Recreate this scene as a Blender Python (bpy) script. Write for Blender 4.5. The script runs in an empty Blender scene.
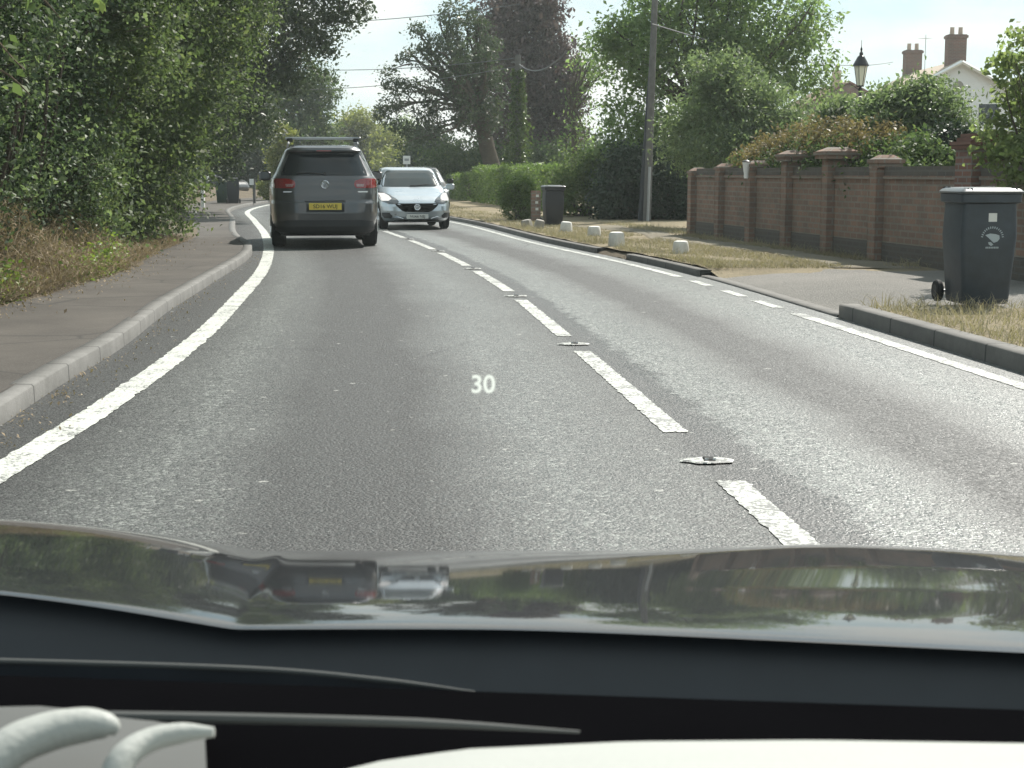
import bpy, math, random
import numpy as np
from mathutils import Vector, Matrix
random.seed(7); rng = np.random.default_rng(7)
scene = bpy.context.scene
COL = scene.collection
R = math.radians
PI = math.pi

# ------------------------------------------------------------------ camera
H, F, CX, CY, HORIZ = 1.27, 1500.0, 512.0, 384.0, 173.0
PITCH = math.atan((CY - HORIZ) / F)
cam_d = bpy.data.cameras.new('camera'); cam = bpy.data.objects.new('camera', cam_d); COL.objects.link(cam)
cam.location = (0, 0, H); cam.rotation_euler = (PI/2 - PITCH, 0, 0)
cam_d.sensor_width = 36; cam_d.lens = F / 1024 * 36; cam_d.clip_start = .05; cam_d.clip_end = 3000
cam_d.dof.use_dof = True; cam_d.dof.focus_distance = 19; cam_d.dof.aperture_fstop = 26
scene.camera = cam
sp, cp = math.sin(PITCH), math.cos(PITCH)
def ray(px, py):
    u = CY - py
    return Vector(((px - CX), F*cp + u*sp, -F*sp + u*cp))
def at(px, py, Y):
    d = ray(px, py); return Vector((0, 0, H)) + d * (Y / d.y)
def gp(px, py, z=0.):
    d = ray(px, py); return Vector((0, 0, H)) + d * ((z - H) / d.z)
def V(py): return math.tan(PITCH + math.atan((py - CY)/F))            # fall per metre forward along a row of the photo
def pxm(Y): return Y / F                                            # metres per pixel at distance Y

# ------------------------------------------------------------------ curves of the road
def curve_fn(pts):
    pts = sorted(pts); ys = np.array([p[0] for p in pts], float); xs = np.array([p[1] for p in pts], float)
    m = np.gradient(xs, ys)
    def fn(y):
        y = np.asarray(y, float); i = np.clip(np.searchsorted(ys, y) - 1, 0, len(ys) - 2)
        h = ys[i+1] - ys[i]; t = (y - ys[i]) / h
        tc = np.clip(t, 0, 1)
        v = ((2*tc**3 - 3*tc**2 + 1)*xs[i] + (tc**3 - 2*tc**2 + tc)*h*m[i] + (-2*tc**3 + 3*tc**2)*xs[i+1] + (tc**3 - tc**2)*h*m[i+1])
        v = v + np.where(t < 0, t*h*m[0], 0) + np.where(t > 1, (t-1)*h*m[-1], 0)
        return v
    return fn
def gpts(l, z=0., dx=0.):
    o = []
    for a, b in l:
        p = gp(a, b, z); o.append((p.y, p.x + dx))
    return o
FAR = [(62, -.6), (80, .2), (110, 4), (150, 12)]
LL = curve_fn(gpts([(0,486),(112.5,413),(208,340),(250,295),(267,274),(274,253),(271,238),(257,220)], 0, -.09) + [(50,-8.75)] + [(y, -9.2+d) for y, d in FAR])
LK = curve_fn(gpts([(0,426),(60,386),(112,355),(167,313),(208,286),(252,251)]) + [(29,-5.25),(40,-7.35),(50,-9.3)] + [(y, -9.75+d) for y, d in FAR])
CC = curve_fn(gpts([(811,553),(677,434),(565,337),(511,293),(445,255),(384,231)]) + [(42,-4.65),(50,-6.2)] + [(y, -6.7+d) for y, d in FAR])
RL = curve_fn(gpts([(1024,387),(797,314),(675,276),(529,242),(465,225)]) + [(45,-2.75),(52,-3.9)] + [(y, -4.2+d) for y, d in FAR])
RK = lambda y: RL(y) + .27
FE = curve_fn(gpts([(0,307),(36,298),(82,286),(127,271),(160,253),(200,234)], .1) + [(34,-7.2),(44,-9.6),(52,-11.4)] + [(y, -12+d) for y, d in FAR])  # back of the left footpath

# ------------------------------------------------------------------ node helpers and materials
def nt(m):
    m.use_nodes = True; m.node_tree.nodes.clear(); return m.node_tree
class G:
    def __init__(s, name):
        s.m = bpy.data.materials.new(name); s.t = nt(s.m)
        s.out = s.n('ShaderNodeOutputMaterial')
    def n(s, typ, **kw):
        x = s.t.nodes.new(typ)
        for k, v in kw.items(): setattr(x, k, v)
        return x
    def l(s, a, b): s.t.links.new(a, b)
    def set(s, node, name, v):
        i = node.inputs[name]
        if hasattr(v, 'is_output'): s.l(v, i)
        else: i.default_value = v if not isinstance(v, tuple) or len(v) != 3 or i.type != 'RGBA' else (*v, 1)
    def coord(s, kind='Object'): return s.n('ShaderNodeTexCoord').outputs[kind]
    def noise(s, scale, detail=4, rough=.55, vec=None, dist=0):
        x = s.n('ShaderNodeTexNoise'); x.inputs['Scale'].default_value = scale; x.inputs['Detail'].default_value = detail
        x.inputs['Roughness'].default_value = rough; x.inputs['Distortion'].default_value = dist
        s.l(vec if vec is not None else s.coord(), x.inputs['Vector']); return x.outputs['Fac']
    def voro(s, scale, vec=None, feature='F1', out='Distance'):
        x = s.n('ShaderNodeTexVoronoi'); x.feature = feature; x.inputs['Scale'].default_value = scale
        s.l(vec if vec is not None else s.coord(), x.inputs['Vector']); return x.outputs[out]
    def ramp(s, fac, stops):
        x = s.n('ShaderNodeValToRGB'); e = x.color_ramp.elements
        while len(e) < len(stops): e.new(.5)
        for k, (p, c) in enumerate(stops):
            e[k].position = p; e[k].color = (c, c, c, 1) if isinstance(c, (int, float)) else (*c, 1)
        s.l(fac, x.inputs['Fac']); return x.outputs['Color']
    def mix(s, fac, a, b, blend='MIX'):
        x = s.n('ShaderNodeMix', data_type='RGBA', blend_type=blend)
        for i, v in ((0, fac), (6, a), (7, b)):
            if hasattr(v, 'is_output'): s.l(v, x.inputs[i])
            elif i == 0: x.inputs[0].default_value = v
            else: x.inputs[i].default_value = (v, v, v, 1) if isinstance(v, (int, float)) else (*v, 1)
        return x.outputs[2]
    def math(s, op, a, b=0., c=None):
        x = s.n('ShaderNodeMath', operation=op)
        for i, v in enumerate((a, b) if c is None else (a, b, c)):
            if hasattr(v, 'is_output'): s.l(v, x.inputs[i])
            else: x.inputs[i].default_value = v
        return x.outputs[0]
    def pbr(s, col, rough=.6, metal=0., spec=.5, coat=0., coat_rough=.03, bump=None, bstr=.3, bdist=.01):
        p = s.n('ShaderNodeBsdfPrincipled')
        s.set(p, 'Base Color', col); s.set(p, 'Roughness', rough); s.set(p, 'Metallic', metal)
        s.set(p, 'Specular IOR Level', spec); s.set(p, 'Coat Weight', coat); s.set(p, 'Coat Roughness', coat_rough)
        if bump is not None:
            b = s.n('ShaderNodeBump'); b.inputs['Strength'].default_value = bstr; b.inputs['Distance'].default_value = bdist
            s.l(bump, b.inputs['Height']); s.l(b.outputs[0], p.inputs['Normal'])
        s.p = p; s.l(p.outputs[0], s.out.inputs['Surface']); return s.m
def simple(name, col, rough=.6, metal=0., spec=.5, coat=0., var=.25, scale=6., bstr=0., bscale=40.):
    g = G(name); f = g.noise(scale, 5)
    c = g.mix(f, tuple(x*(1-var) for x in col), tuple(min(1, x*(1+var)) for x in col))
    b = g.noise(bscale, 4) if bstr else None
    return g.pbr(c, rough, metal, spec, coat, bump=b, bstr=bstr)
def leaf_mat(name, c1, c2, c3=None, trans=.4, rough=.42, spec=.45, tboost=1.7, big=.35):
    g = G(name)
    ri = g.n('ShaderNodeNewGeometry').outputs['Random Per Island']
    stops = [(0., c1), (.75, c2)] + ([(1., c3)] if c3 else [])
    c = g.ramp(ri, stops)
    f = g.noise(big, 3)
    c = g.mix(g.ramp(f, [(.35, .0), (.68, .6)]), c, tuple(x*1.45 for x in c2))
    p = g.n('ShaderNodeBsdfPrincipled'); g.set(p, 'Base Color', c); g.set(p, 'Roughness', rough); g.set(p, 'Specular IOR Level', spec)
    t = g.n('ShaderNodeBsdfTranslucent'); tc = g.mix(1., c, (tboost*.92, tboost, tboost*.66), 'MULTIPLY'); g.l(tc, t.inputs['Color'])
    x = g.n('ShaderNodeMixShader'); x.inputs[0].default_value = trans
    g.l(p.outputs[0], x.inputs[1]); g.l(t.outputs[0], x.inputs[2]); g.l(x.outputs[0], g.out.inputs['Surface'])
    return g.m

def road_mat():
    g = G('asphalt'); uv = g.n('ShaderNodeUVMap').outputs[0]; xyz = g.n('ShaderNodeSeparateXYZ'); g.l(uv, xyz.inputs[0])
    u = xyz.outputs[0]; oc = g.coord()
    vor = g.n('ShaderNodeTexVoronoi'); vor.inputs['Scale'].default_value = 62; g.l(oc, vor.inputs['Vector'])
    vor2 = g.n('ShaderNodeTexVoronoi'); vor2.inputs['Scale'].default_value = 130; g.l(oc, vor2.inputs['Vector'])
    sx = g.n('ShaderNodeSeparateColor'); g.l(vor.outputs['Color'], sx.inputs[0])
    stone = g.ramp(sx.outputs[0], [(0., (.018,.020,.021)), (.5, (.05,.053,.053)), (.8, (.10,.104,.10)), (1., (.26,.27,.255))])
    sx2 = g.n('ShaderNodeSeparateColor'); g.l(vor2.outputs['Color'], sx2.inputs[0])
    fine = g.ramp(sx2.outputs[0], [(0., .018), (.7, .075), (1., .24)])
    c = g.mix(.4, stone, fine)
    big = g.noise(.55, 5, .6); c = g.mix(g.ramp(big, [(.35, .0), (.75, .3)]), c, (.088,.09,.088))
    str_v = g.n('ShaderNodeMapping'); str_v.inputs['Scale'].default_value = (3.2, .12, 1); g.l(uv, str_v.inputs['Vector'])
    streak = g.noise(1., 4, .6, str_v.outputs[0]); c = g.mix(g.ramp(streak, [(.4, 0.), (.75, .45)]), c, (.045,.046,.047))
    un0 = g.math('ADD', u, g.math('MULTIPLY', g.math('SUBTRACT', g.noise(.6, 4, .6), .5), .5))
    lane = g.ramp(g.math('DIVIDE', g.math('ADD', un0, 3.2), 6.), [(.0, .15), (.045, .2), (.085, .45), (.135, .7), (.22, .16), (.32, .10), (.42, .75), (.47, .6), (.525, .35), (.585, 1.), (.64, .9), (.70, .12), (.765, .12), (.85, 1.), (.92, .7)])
    c = g.mix(1., c, g.mix(lane, (.05,.06,.065), (1.66,1.69,1.64)), 'MULTIPLY')  # wheel-track and oil bands, contrast deepened to stand in for tree shade
    # sealed joint beside the centre dashes
    wob = g.noise(1.3, 4, .7); un = g.math('ADD', u, g.math('MULTIPLY', wob, .34))
    band = g.math('ABSOLUTE', g.math('SUBTRACT', un, .30)); ragged = g.noise(9., 5, .75)
    tar = g.math('SUBTRACT', g.math('ADD', .14, g.math('MULTIPLY', g.math('SUBTRACT', ragged, .5), .42)), band)
    c = g.mix(g.ramp(g.math('ADD', g.math('MULTIPLY', tar, 8.), .5), [(.3, 0.), (.7, .8)]), c, (.018,.019,.02))
    h = g.math('ADD', g.math('MULTIPLY', vor.outputs['Distance'], 1.), g.math('MULTIPLY', vor2.outputs['Distance'], .6))
    hi = g.math('SUBTRACT', 1., h)
    rr = g.math('SUBTRACT', .66, g.math('MULTIPLY', lane, .26)); rr = g.math('ADD', rr, g.math('MULTIPLY', g.math('SUBTRACT', sx.outputs[1], .5), .3))
    # cracks and small pale repairs
    crk = g.voro(.42, feature='DISTANCE_TO_EDGE'); wb = g.noise(5., 5, .8); gate = g.ramp(g.noise(.35, 3), [(.5, 0.), (.6, 1.)])
    ck = g.math('MULTIPLY', g.ramp(g.math('ADD', crk, g.math('MULTIPLY', wb, .04)), [(.021, 1.), (.030, 0.)]), gate); c = g.mix(g.math('MULTIPLY', ck, .75), c, (.014,.015,.016))
    sp_ = g.ramp(g.noise(11., 2, .4), [(.735, 0.), (.75, .8)]); c = g.mix(sp_, c, (.26,.26,.24))
    return g.pbr(c, rr, spec=.5, bump=hi, bstr=.55, bdist=.006)
def paint_mat(name, wear=.5):
    g = G(name); oc = g.coord()
    f = g.noise(38., 6, .75); f2 = g.noise(4., 4, .6)
    w = g.math('ADD', g.math('MULTIPLY', f, .75), g.math('MULTIPLY', f2, .35))
    k = g.ramp(w, [(wear, 0.), (wear + .06, .9)])
    f3 = g.noise(8, 4); white = g.mix(f3, (.36,.37,.34), (.56,.575,.53))
    c = g.mix(k, white, (.09,.092,.09))
    return g.pbr(c, .6, bump=g.noise(120, 4), bstr=.5, bdist=.004)
def brick_mat(name, c1=(.24,.165,.13), c2=(.175,.13,.11), mortar=(.21,.195,.175), bw=.225, bh=.075):
    g = G(name); oc = g.coord(); s = g.n('ShaderNodeSeparateXYZ'); g.l(oc, s.inputs[0])
    cb = g.n('ShaderNodeCombineXYZ'); g.l(g.math('ADD', s.outputs[0], s.outputs[1]), cb.inputs[0]); g.l(s.outputs[2], cb.inputs[1])
    b = g.n('ShaderNodeTexBrick'); g.l(cb.outputs[0], b.inputs['Vector'])
    b.inputs['Scale'].default_value = 1.; b.inputs['Brick Width'].default_value = bw; b.inputs['Row Height'].default_value = bh
    b.inputs['Mortar Size'].default_value = .013; b.inputs['Color1'].default_value = (*c1, 1); b.inputs['Color2'].default_value = (*c2, 1); b.inputs['Mortar'].default_value = (*mortar, 1)
    f = g.noise(2.2, 5, .6); c = g.mix(g.ramp(f, [(.35, 0.), (.75, .55)]), b.outputs['Color'], (.12,.115,.1))
    f2 = g.noise(30, 4); c = g.mix(g.math('MULTIPLY', f2, .4), c, (.085,.07,.06))
    return g.pbr(c, .9, spec=.2, bump=g.math('SUBTRACT', 1., b.outputs['Fac']), bstr=.6, bdist=.012)
def ground_mat(name, a, b, c3, sc=.7, fine=30.):
    g = G(name); f = g.noise(sc, 6, .65); f2 = g.noise(fine, 5, .7)
    c = g.mix(g.ramp(f, [(.35, 0.), (.62, 1.)]), a, b); c = g.mix(g.ramp(f2, [(.4, 0.), (.75, .75)]), c, c3)
    return g.pbr(c, .95, spec=.15, bump=f2, bstr=.9, bdist=.03)
def path_mat():
    g = G('footpath_asphalt'); uv = g.n('ShaderNodeUVMap').outputs[0]; oc = g.coord()
    f = g.noise(1.1, 6, .65); f2 = g.noise(60, 4, .7)
    c = g.mix(g.ramp(f, [(.3, 0.), (.7, 1.)]), (.044,.039,.034), (.082,.073,.063))
    c = g.mix(g.ramp(f2, [(.5, 0.), (.8, .6)]), c, (.125,.12,.11))
    cr = g.voro(.55, feature='DISTANCE_TO_EDGE'); wob = g.noise(6., 5, .8)
    k = g.ramp(g.math('ADD', cr, g.math('MULTIPLY', wob, .03)), [(.016, .75), (.030, 0.)]); c = g.mix(k, c, (.028,.027,.025))
    return g.pbr(c, .85, spec=.3, bump=f2, bstr=.5, bdist=.006)
def kerb_mat(name, a, b):
    g = G(name); uv = g.n('ShaderNodeUVMap').outputs[0]; s = g.n('ShaderNodeSeparateXYZ'); g.l(uv, s.inputs[0])
    fr = g.math('FRACT', g.math('MULTIPLY', s.outputs[1], 1/.92)); d = g.math('ABSOLUTE', g.math('SUBTRACT', fr, .5))
    k = g.ramp(d, [(.484, 0.), (.494, 1.)])
    f = g.noise(3., 6, .7); c = g.mix(g.ramp(f, [(.3, 0.), (.7, 1.)]), a, b); f2 = g.noise(50, 4); c = g.mix(g.math('MULTIPLY', f2, .3), c, tuple(x*.6 for x in a))
    c = g.mix(k, c, (.04,.04,.038))
    return g.pbr(c, .85, spec=.3, bump=f2, bstr=.4, bdist=.006)

M = {}
M['road'] = road_mat(); M['paint'] = paint_mat('road_paint', .525); M['paint_edge'] = paint_mat('edge_paint', .565)
M['brick'] = brick_mat('red_brick', (.33,.205,.15), (.24,.155,.12), (.285,.25,.215), .225, .085); M['brick_blue'] = brick_mat('engineering_brick', (.10,.093,.088), (.135,.115,.10), (.14,.135,.125))
M['brick_chim'] = brick_mat('chimney_brick', (.26,.12,.09), (.2,.1,.08), (.25,.22,.2))
M['path'] = path_mat(); M['path_patch'] = ground_mat('patched_asphalt', (.042,.040,.038), (.066,.062,.058), (.095,.09,.083), 1.2, 60)
M['drive'] = ground_mat('drive_asphalt', (.15,.145,.135), (.21,.2,.185), (.30,.285,.26), .5, 45)
M['trodden'] = ground_mat('trodden_earth', (.17,.15,.115), (.22,.2,.16), (.15,.13,.09), .8, 30)
M['verge'] = ground_mat('dry_verge', (.20,.165,.11), (.27,.225,.155), (.12,.11,.07), .9, 26)
M['soil'] = ground_mat('leaf_litter_soil', (.075,.06,.042), (.12,.098,.07), (.19,.16,.12), 1.1, 22)
M['grass'] = ground_mat('meadow', (.07,.085,.03), (.14,.13,.06), (.06,.07,.03), .2, 8)
M['kerb'] = kerb_mat('kerb_concrete', (.12,.118,.11), (.20,.195,.185)); M['kerb_dark'] = kerb_mat('kerb_weathered', (.11,.105,.098), (.17,.163,.15))
M['wood'] = simple('weathered_pole_wood', (.13,.125,.118), .85, spec=.2, var=.4, scale=9); M['bark'] = simple('bark', (.085,.07,.055), .95, spec=.15, var=.45, scale=5, bstr=.8, bscale=18)
M['twig'] = simple('twig', (.10,.078,.055), .95, spec=.1, var=.4)
M['bin'] = simple('bin_plastic_grey', (.034,.044,.054), .5, var=.42, scale=9, bstr=.12); M['bin_black'] = simple('bin_plastic_black', (.02,.022,.028), .5, var=.2)
M['bin_green'] = simple('bin_plastic_green', (.02,.045,.035), .5, var=.2); M['lid'] = simple('bin_lid', (.07,.08,.085), .33, var=.15, scale=5, spec=.65)
M['rubber'] = simple('tyre_rubber', (.018,.018,.019), .85, spec=.3, var=.2); M['alloy'] = simple('alloy', (.45,.46,.47), .3, .9, var=.05)
M['sticker'] = simple('sticker_white', (.62,.62,.58), .6, var=.06); M['emblem'] = simple('printed_pale', (.36,.41,.43), .6, var=.1)
M['stone_white'] = simple('whitewashed_stone', (.60,.59,.55), .9, var=.32, scale=9, bstr=.6, bscale=14); M['stone_grey'] = simple('worn_concrete', (.27,.255,.225), .9, var=.3, scale=7, bstr=.6, bscale=14)
M['render_white'] = simple('white_render', (.74,.75,.75), .85, var=.06, scale=2); M['tile'] = simple('clay_roof', (.36,.29,.22), .75, var=.25, scale=12, bstr=.5, bscale=25)
M['tile_red'] = simple('clay_cap_tile', (.15,.075,.055), .8, var=.35, scale=8); M['pot'] = simple('chimney_pot', (.42,.33,.26), .8, var=.15)
M['black_iron'] = simple('black_iron', (.015,.016,.017), .45, var=.2); M['galv'] = simple('galvanised', (.38,.39,.4), .5, .7, var=.15)
M['white_paint'] = simple('white_paint', (.78,.78,.76), .5, var=.06); M['dark_wood'] = simple('creosoted_wood', (.035,.038,.045), .8, var=.3)
M['cable'] = simple('cable', (.10,.105,.11), .6)
def glass_dark(name, c, rough=.05):
    g = G(name); f = g.noise(3., 3); return g.pbr(g.mix(f, tuple(x*.6 for x in c), c), rough, spec=.32)
M['glass'] = glass_dark('tinted_car_glass', (.022,.028,.032)); M['glass_grey'] = glass_dark('windscreen_glass', (.045,.055,.055), .12)
def lantern_glass():
    g = G('lantern_glass'); p = g.pbr((.8,.78,.62), .3, spec=.5); return p
M['lantern'] = lantern_glass()
def car_paint(name, c, metal=.55, rough=.3, spec=.5, cr=.04):
    g = G(name); f = g.noise(900, 2); col = g.mix(g.math('MULTIPLY', f, .3), c, tuple(min(1, x*1.4) for x in c))
    d = g.noise(2.2, 5, .6); r = g.ramp(d, [(.3, rough*.85), (.8, rough*1.3)])
    return g.pbr(col, r, metal, spec, 1., cr)
M['tig'] = car_paint('grey_car_paint', (.066,.067,.071), .4, .34); M['corsa'] = car_paint('silver_car_paint', (.44,.48,.51), .7, .3)
M['own'] = car_paint('own_dark_paint', (.008,.009,.011), .0, .6, .08, .036); M['van'] = car_paint('dark_van_paint', (.02,.022,.025), .1, .4)
M['trim'] = simple('black_trim', (.022,.024,.027), .6, var=.15); M['chrome'] = simple('chrome', (.7,.72,.74), .14, 1., var=.03)
def lamp_mat(name, c, e=0.):
    g = G(name); f = g.voro(45., out='Distance'); m = g.pbr(g.mix(f, c, tuple(x*.55 for x in c)), .15, spec=.6, coat=1.)
    return m
M['tail'] = lamp_mat('tail_lamp_red', (.36,.012,.016)); M['tail_clear'] = lamp_mat('tail_lamp_clear', (.5,.3,.3)); M['head'] = lamp_mat('headlamp_clear', (.75,.77,.77)); M['head_dark'] = lamp_mat('headlamp_dark', (.06,.065,.07))
M['plate_y'] = simple('yellow_plate', (.78,.60,.10), .5, var=.05); M['plate_w'] = simple('white_plate', (.62,.62,.58), .5, var=.05); M['ink'] = simple('plate_ink', (.015,.015,.015), .6)
M['cowl'] = simple('cowl_plastic', (.018,.022,.027), .38, var=.3, scale=25); M['dash'] = simple('pale_leather', (.30,.31,.29), .65, var=.05, scale=20, bstr=.12, bscale=300)
M['dash_grey'] = simple('grey_dash_plastic', (.06,.063,.06), .7, var=.1); M['dash_black'] = simple('black_dash_plastic', (.003,.003,.0035), .9, spec=.0)
def emit(name, c, s):
    g = G(name); e = g.n('ShaderNodeEmission'); e.inputs[0].default_value = (*c, 1); e.inputs[1].default_value = s; g.l(e.outputs[0], g.out.inputs[0]); return g.m
M['head_glow'] = emit('headlamp_glow', (1., .99, .95), .6)  # glow added so the silver car's shaded headlamp inserts look bright
M['hud'] = emit('head_up_display_light', (.93, 1., .90), .6)

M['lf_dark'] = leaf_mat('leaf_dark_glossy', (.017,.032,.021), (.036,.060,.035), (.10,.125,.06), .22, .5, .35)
M['lf_mid'] = leaf_mat('leaf_hawthorn', (.032,.052,.024), (.065,.095,.042), (.14,.165,.065), .4, .58, .22)
M['lf_bright'] = leaf_mat('leaf_sunny_hedge', (.05,.074,.032), (.095,.13,.052), (.17,.19,.075), .45, .58, .22)
M['lf_oak'] = leaf_mat('leaf_oak', (.026,.040,.024), (.046,.064,.034), (.09,.105,.05), .28, .5, .35)
M['lf_copper'] = leaf_mat('leaf_copper_beech', (.046,.030,.035), (.075,.048,.055), (.105,.07,.066), .28, .5, .35, tboost=1.4)
M['lf_ash'] = leaf_mat('leaf_ash', (.075,.112,.052), (.13,.182,.08), (.20,.24,.10), .58, .55, .25)
M['lf_willow'] = leaf_mat('leaf_sallow', (.068,.094,.056), (.115,.15,.082), (.18,.21,.105), .48, .5)
M['lf_yel'] = leaf_mat('leaf_lime_yellow', (.075,.095,.034), (.14,.16,.055), (.22,.225,.085), .42, .5, .35)
M['lf_hazel'] = leaf_mat('leaf_hazel', (.07,.095,.042), (.13,.16,.07), (.21,.225,.11), .58, .55, .25)
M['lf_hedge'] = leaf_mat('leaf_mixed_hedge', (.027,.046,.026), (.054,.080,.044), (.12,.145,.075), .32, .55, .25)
M['lf_hedge_sun'] = leaf_mat('leaf_mixed_hedge_sunny', (.042,.062,.034), (.078,.104,.052), (.15,.165,.075), .4, .55, .25)  # lighter copy of the hedge leaf, sunlight put into its colour
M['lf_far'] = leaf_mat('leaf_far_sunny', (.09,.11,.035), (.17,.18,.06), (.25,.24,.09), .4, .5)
M['lf_box'] = leaf_mat('leaf_clipped_hedge', (.046,.076,.026), (.088,.13,.040), (.16,.20,.065), .45, .5, .35)
M['lf_red'] = leaf_mat('leaf_red_shoots', (.125,.105,.055), (.175,.13,.07), (.14,.15,.07), .36, .55, .3, 1.3)
M['lf_laurel'] = leaf_mat('leaf_dark_laurel', (.016,.028,.018), (.028,.046,.027), (.05,.072,.038), .2, .5, .35)
M['lf_con'] = leaf_mat('leaf_conifer', (.022,.036,.024), (.04,.06,.036), (.08,.10,.05), .2, .5)
M['lf_ivy'] = leaf_mat('leaf_ivy', (.03,.05,.018), (.07,.10,.03), (.12,.15,.05), .3, .35)
M['dead'] = leaf_mat('dead_stems', (.15,.115,.078), (.26,.205,.14), (.38,.32,.24), .2, .8, .1, 1.2)
M['straw'] = leaf_mat('straw_grass', (.21,.18,.125), (.30,.26,.185), (.16,.155,.09), .25, .8, .1, 1.2)
M['weed'] = leaf_mat('green_weeds', (.06,.10,.02), (.13,.18,.04), (.26,.28,.07), .4, .5)

# ------------------------------------------------------------------ mesh helpers
def link(o, parent=None):
    COL.objects.link(o)
    if parent is not None: o.parent = parent
    return o
def tag(o, label=None, cat=None, group=None, kind=None):
    if label: o['label'] = label
    if cat: o['category'] = cat
    if group: o['group'] = group
    if kind: o['kind'] = kind
    return o
def thing(name, label, cat, loc=(0,0,0), rotz=0., group=None):
    o = bpy.data.objects.new(name, None); link(o); o.location = loc; o.rotation_euler = (0, 0, rotz); o.empty_display_size = .2
    return tag(o, label, cat, group)
def np_mesh(name, V, Q, mat, parent=None, smooth=False):
    """V (n,3), Q (m,k) faces of one size."""
    me = bpy.data.meshes.new(name); V = np.asarray(V, np.float32); Q = np.asarray(Q, np.int32); k = Q.shape[1]
    me.vertices.add(len(V)); me.vertices.foreach_set('co', V.ravel())
    me.loops.add(Q.size); me.loops.foreach_set('vertex_index', Q.ravel())
    me.polygons.add(len(Q)); me.polygons.foreach_set('loop_start', np.arange(0, Q.size, k, dtype=np.int32))
    me.update(calc_edges=True)
    if smooth: me.polygons.foreach_set('use_smooth', np.ones(len(Q), bool))
    me.materials.append(mat)
    return link(bpy.data.objects.new(name, me), parent)
class MB:
    def __init__(s): s.v = []; s.f = []
    def add(s, vs, fs):
        b = len(s.v); s.v += [tuple(v) for v in vs]; s.f += [tuple(i + b for i in f) for f in fs]; return s
    def box(s, c, d, rz=0., taper=1., bev=0.):
        x, y, z = d[0]/2, d[1]/2, d[2]/2; ca, sa = math.cos(rz), math.sin(rz); vs = []
        if bev:
            rows = [(-z, 1-0), (-z+bev, 1), (z-bev, 1), (z, 1)]
            for k, (zz, _q) in enumerate(rows):
                t = 1 + (taper-1)*(zz+z)/(2*z); i = bev if k in (0, 3) else 0
                for sx, sy in ((-1,-1),(1,-1),(1,1),(-1,1)):
                    for ddx, ddy in (((1,0),(0,1)) if sx*sy > 0 else ((0,1),(1,0))):
                        X = sx*(x*t - i - bev*ddx); Y = sy*(y*t - i - bev*ddy); vs.append((c[0]+X*ca-Y*sa, c[1]+X*sa+Y*ca, c[2]+zz))
            # order the eight points of a ring
            fs = []
            for k in range(3):
                for j in range(8): a = k*8+j; b = k*8+(j+1) % 8; fs.append((a, b, b+8, a+8))
            fs += [tuple(range(7, -1, -1)), tuple(range(24, 32))]
            return s.add(vs, fs)
        for zz, t in ((-z, 1.), (z, taper)):
            for sx, sy in ((-1,-1),(1,-1),(1,1),(-1,1)):
                X, Y = sx*x*t, sy*y*t; vs.append((c[0]+X*ca-Y*sa, c[1]+X*sa+Y*ca, c[2]+zz))
        return s.add(vs, [(3,2,1,0),(4,5,6,7),(0,1,5,4),(1,2,6,5),(2,3,7,6),(3,0,4,7)])
    def tube(s, pts, rad, n=8, cap=True):
        pts = [Vector(p) for p in pts]; m = len(pts); rad = [rad]*m if isinstance(rad, (int, float)) else rad; vs = []; up = None
        for i, p in enumerate(pts):
            d = (pts[min(i+1, m-1)] - pts[max(i-1, 0)]).normalized()
            if up is None: up = Vector((0,0,1)) if abs(d.z) < .9 else Vector((1,0,0))
            a = d.cross(up).normalized(); b = a.cross(d).normalized(); up = b
            for k in range(n):
                t = 2*PI*k/n; vs.append(p + (a*math.cos(t) + b*math.sin(t))*rad[i])
        fs = [(i*n+k, i*n+(k+1) % n, (i+1)*n+(k+1) % n, (i+1)*n+k) for i in range(m-1) for k in range(n)]
        if cap: fs += [tuple(range(n-1, -1, -1)), tuple(range((m-1)*n, m*n))]
        return s.add(vs, fs)
    def lathe(s, prof, c=(0,0,0), n=16, axis='z', rot=0.):
        vs = []
        for r, z in prof:
            for k in range(n):
                t = 2*PI*k/n + rot; a, b = r*math.cos(t), r*math.sin(t)
                vs.append((c[0]+a, c[1]+b, c[2]+z) if axis == 'z' else (c[0]+z, c[1]+a, c[2]+b) if axis == 'x' else (c[0]+a, c[1]+z, c[2]+b))
        m = len(prof); fs = [(i*n+k, i*n+(k+1) % n, (i+1)*n+(k+1) % n, (i+1)*n+k) for i in range(m-1) for k in range(n)]
        fs += [tuple(range(n-1, -1, -1)), tuple(range((m-1)*n, m*n))]
        return s.add(vs, fs)
    def grid(s, P):
        r, c = len(P), len(P[0]); vs = [p for row in P for p in row]
        return s.add(vs, [(i*c+j, i*c+j+1, (i+1)*c+j+1, (i+1)*c+j) for i in range(r-1) for j in range(c-1)])
    def prism(s, poly, y0, y1):
        """poly in (x,z), pushed along y."""
        n = len(poly); vs = [(x, y0, z) for x, z in poly] + [(x, y1, z) for x, z in poly]
        return s.add(vs, [tuple(range(n)), tuple(range(2*n-1, n-1, -1))] + [(i, i+n, (i+1) % n + n, (i+1) % n) for i in range(n)])
    def build(s, name, mat, parent=None, smooth=False, fix=True, bevel=0.):
        me = bpy.data.meshes.new(name); me.from_pydata(s.v, [], s.f); me.update()
        if fix:
            import bmesh
            bm = bmesh.new(); bm.from_mesh(me); bmesh.ops.recalc_face_normals(bm, faces=bm.faces)
            if bevel: bmesh.ops.bevel(bm, geom=[e for e in bm.edges if e.is_manifold and e.calc_face_angle(0) > .6], offset=bevel, segments=2, affect='EDGES', clamp_overlap=True)
            bm.to_mesh(me); bm.free()
        if smooth:
            me.polygons.foreach_set('use_smooth', np.ones(len(me.polygons), bool)); me.set_sharp_from_angle(angle=R(38))
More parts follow.
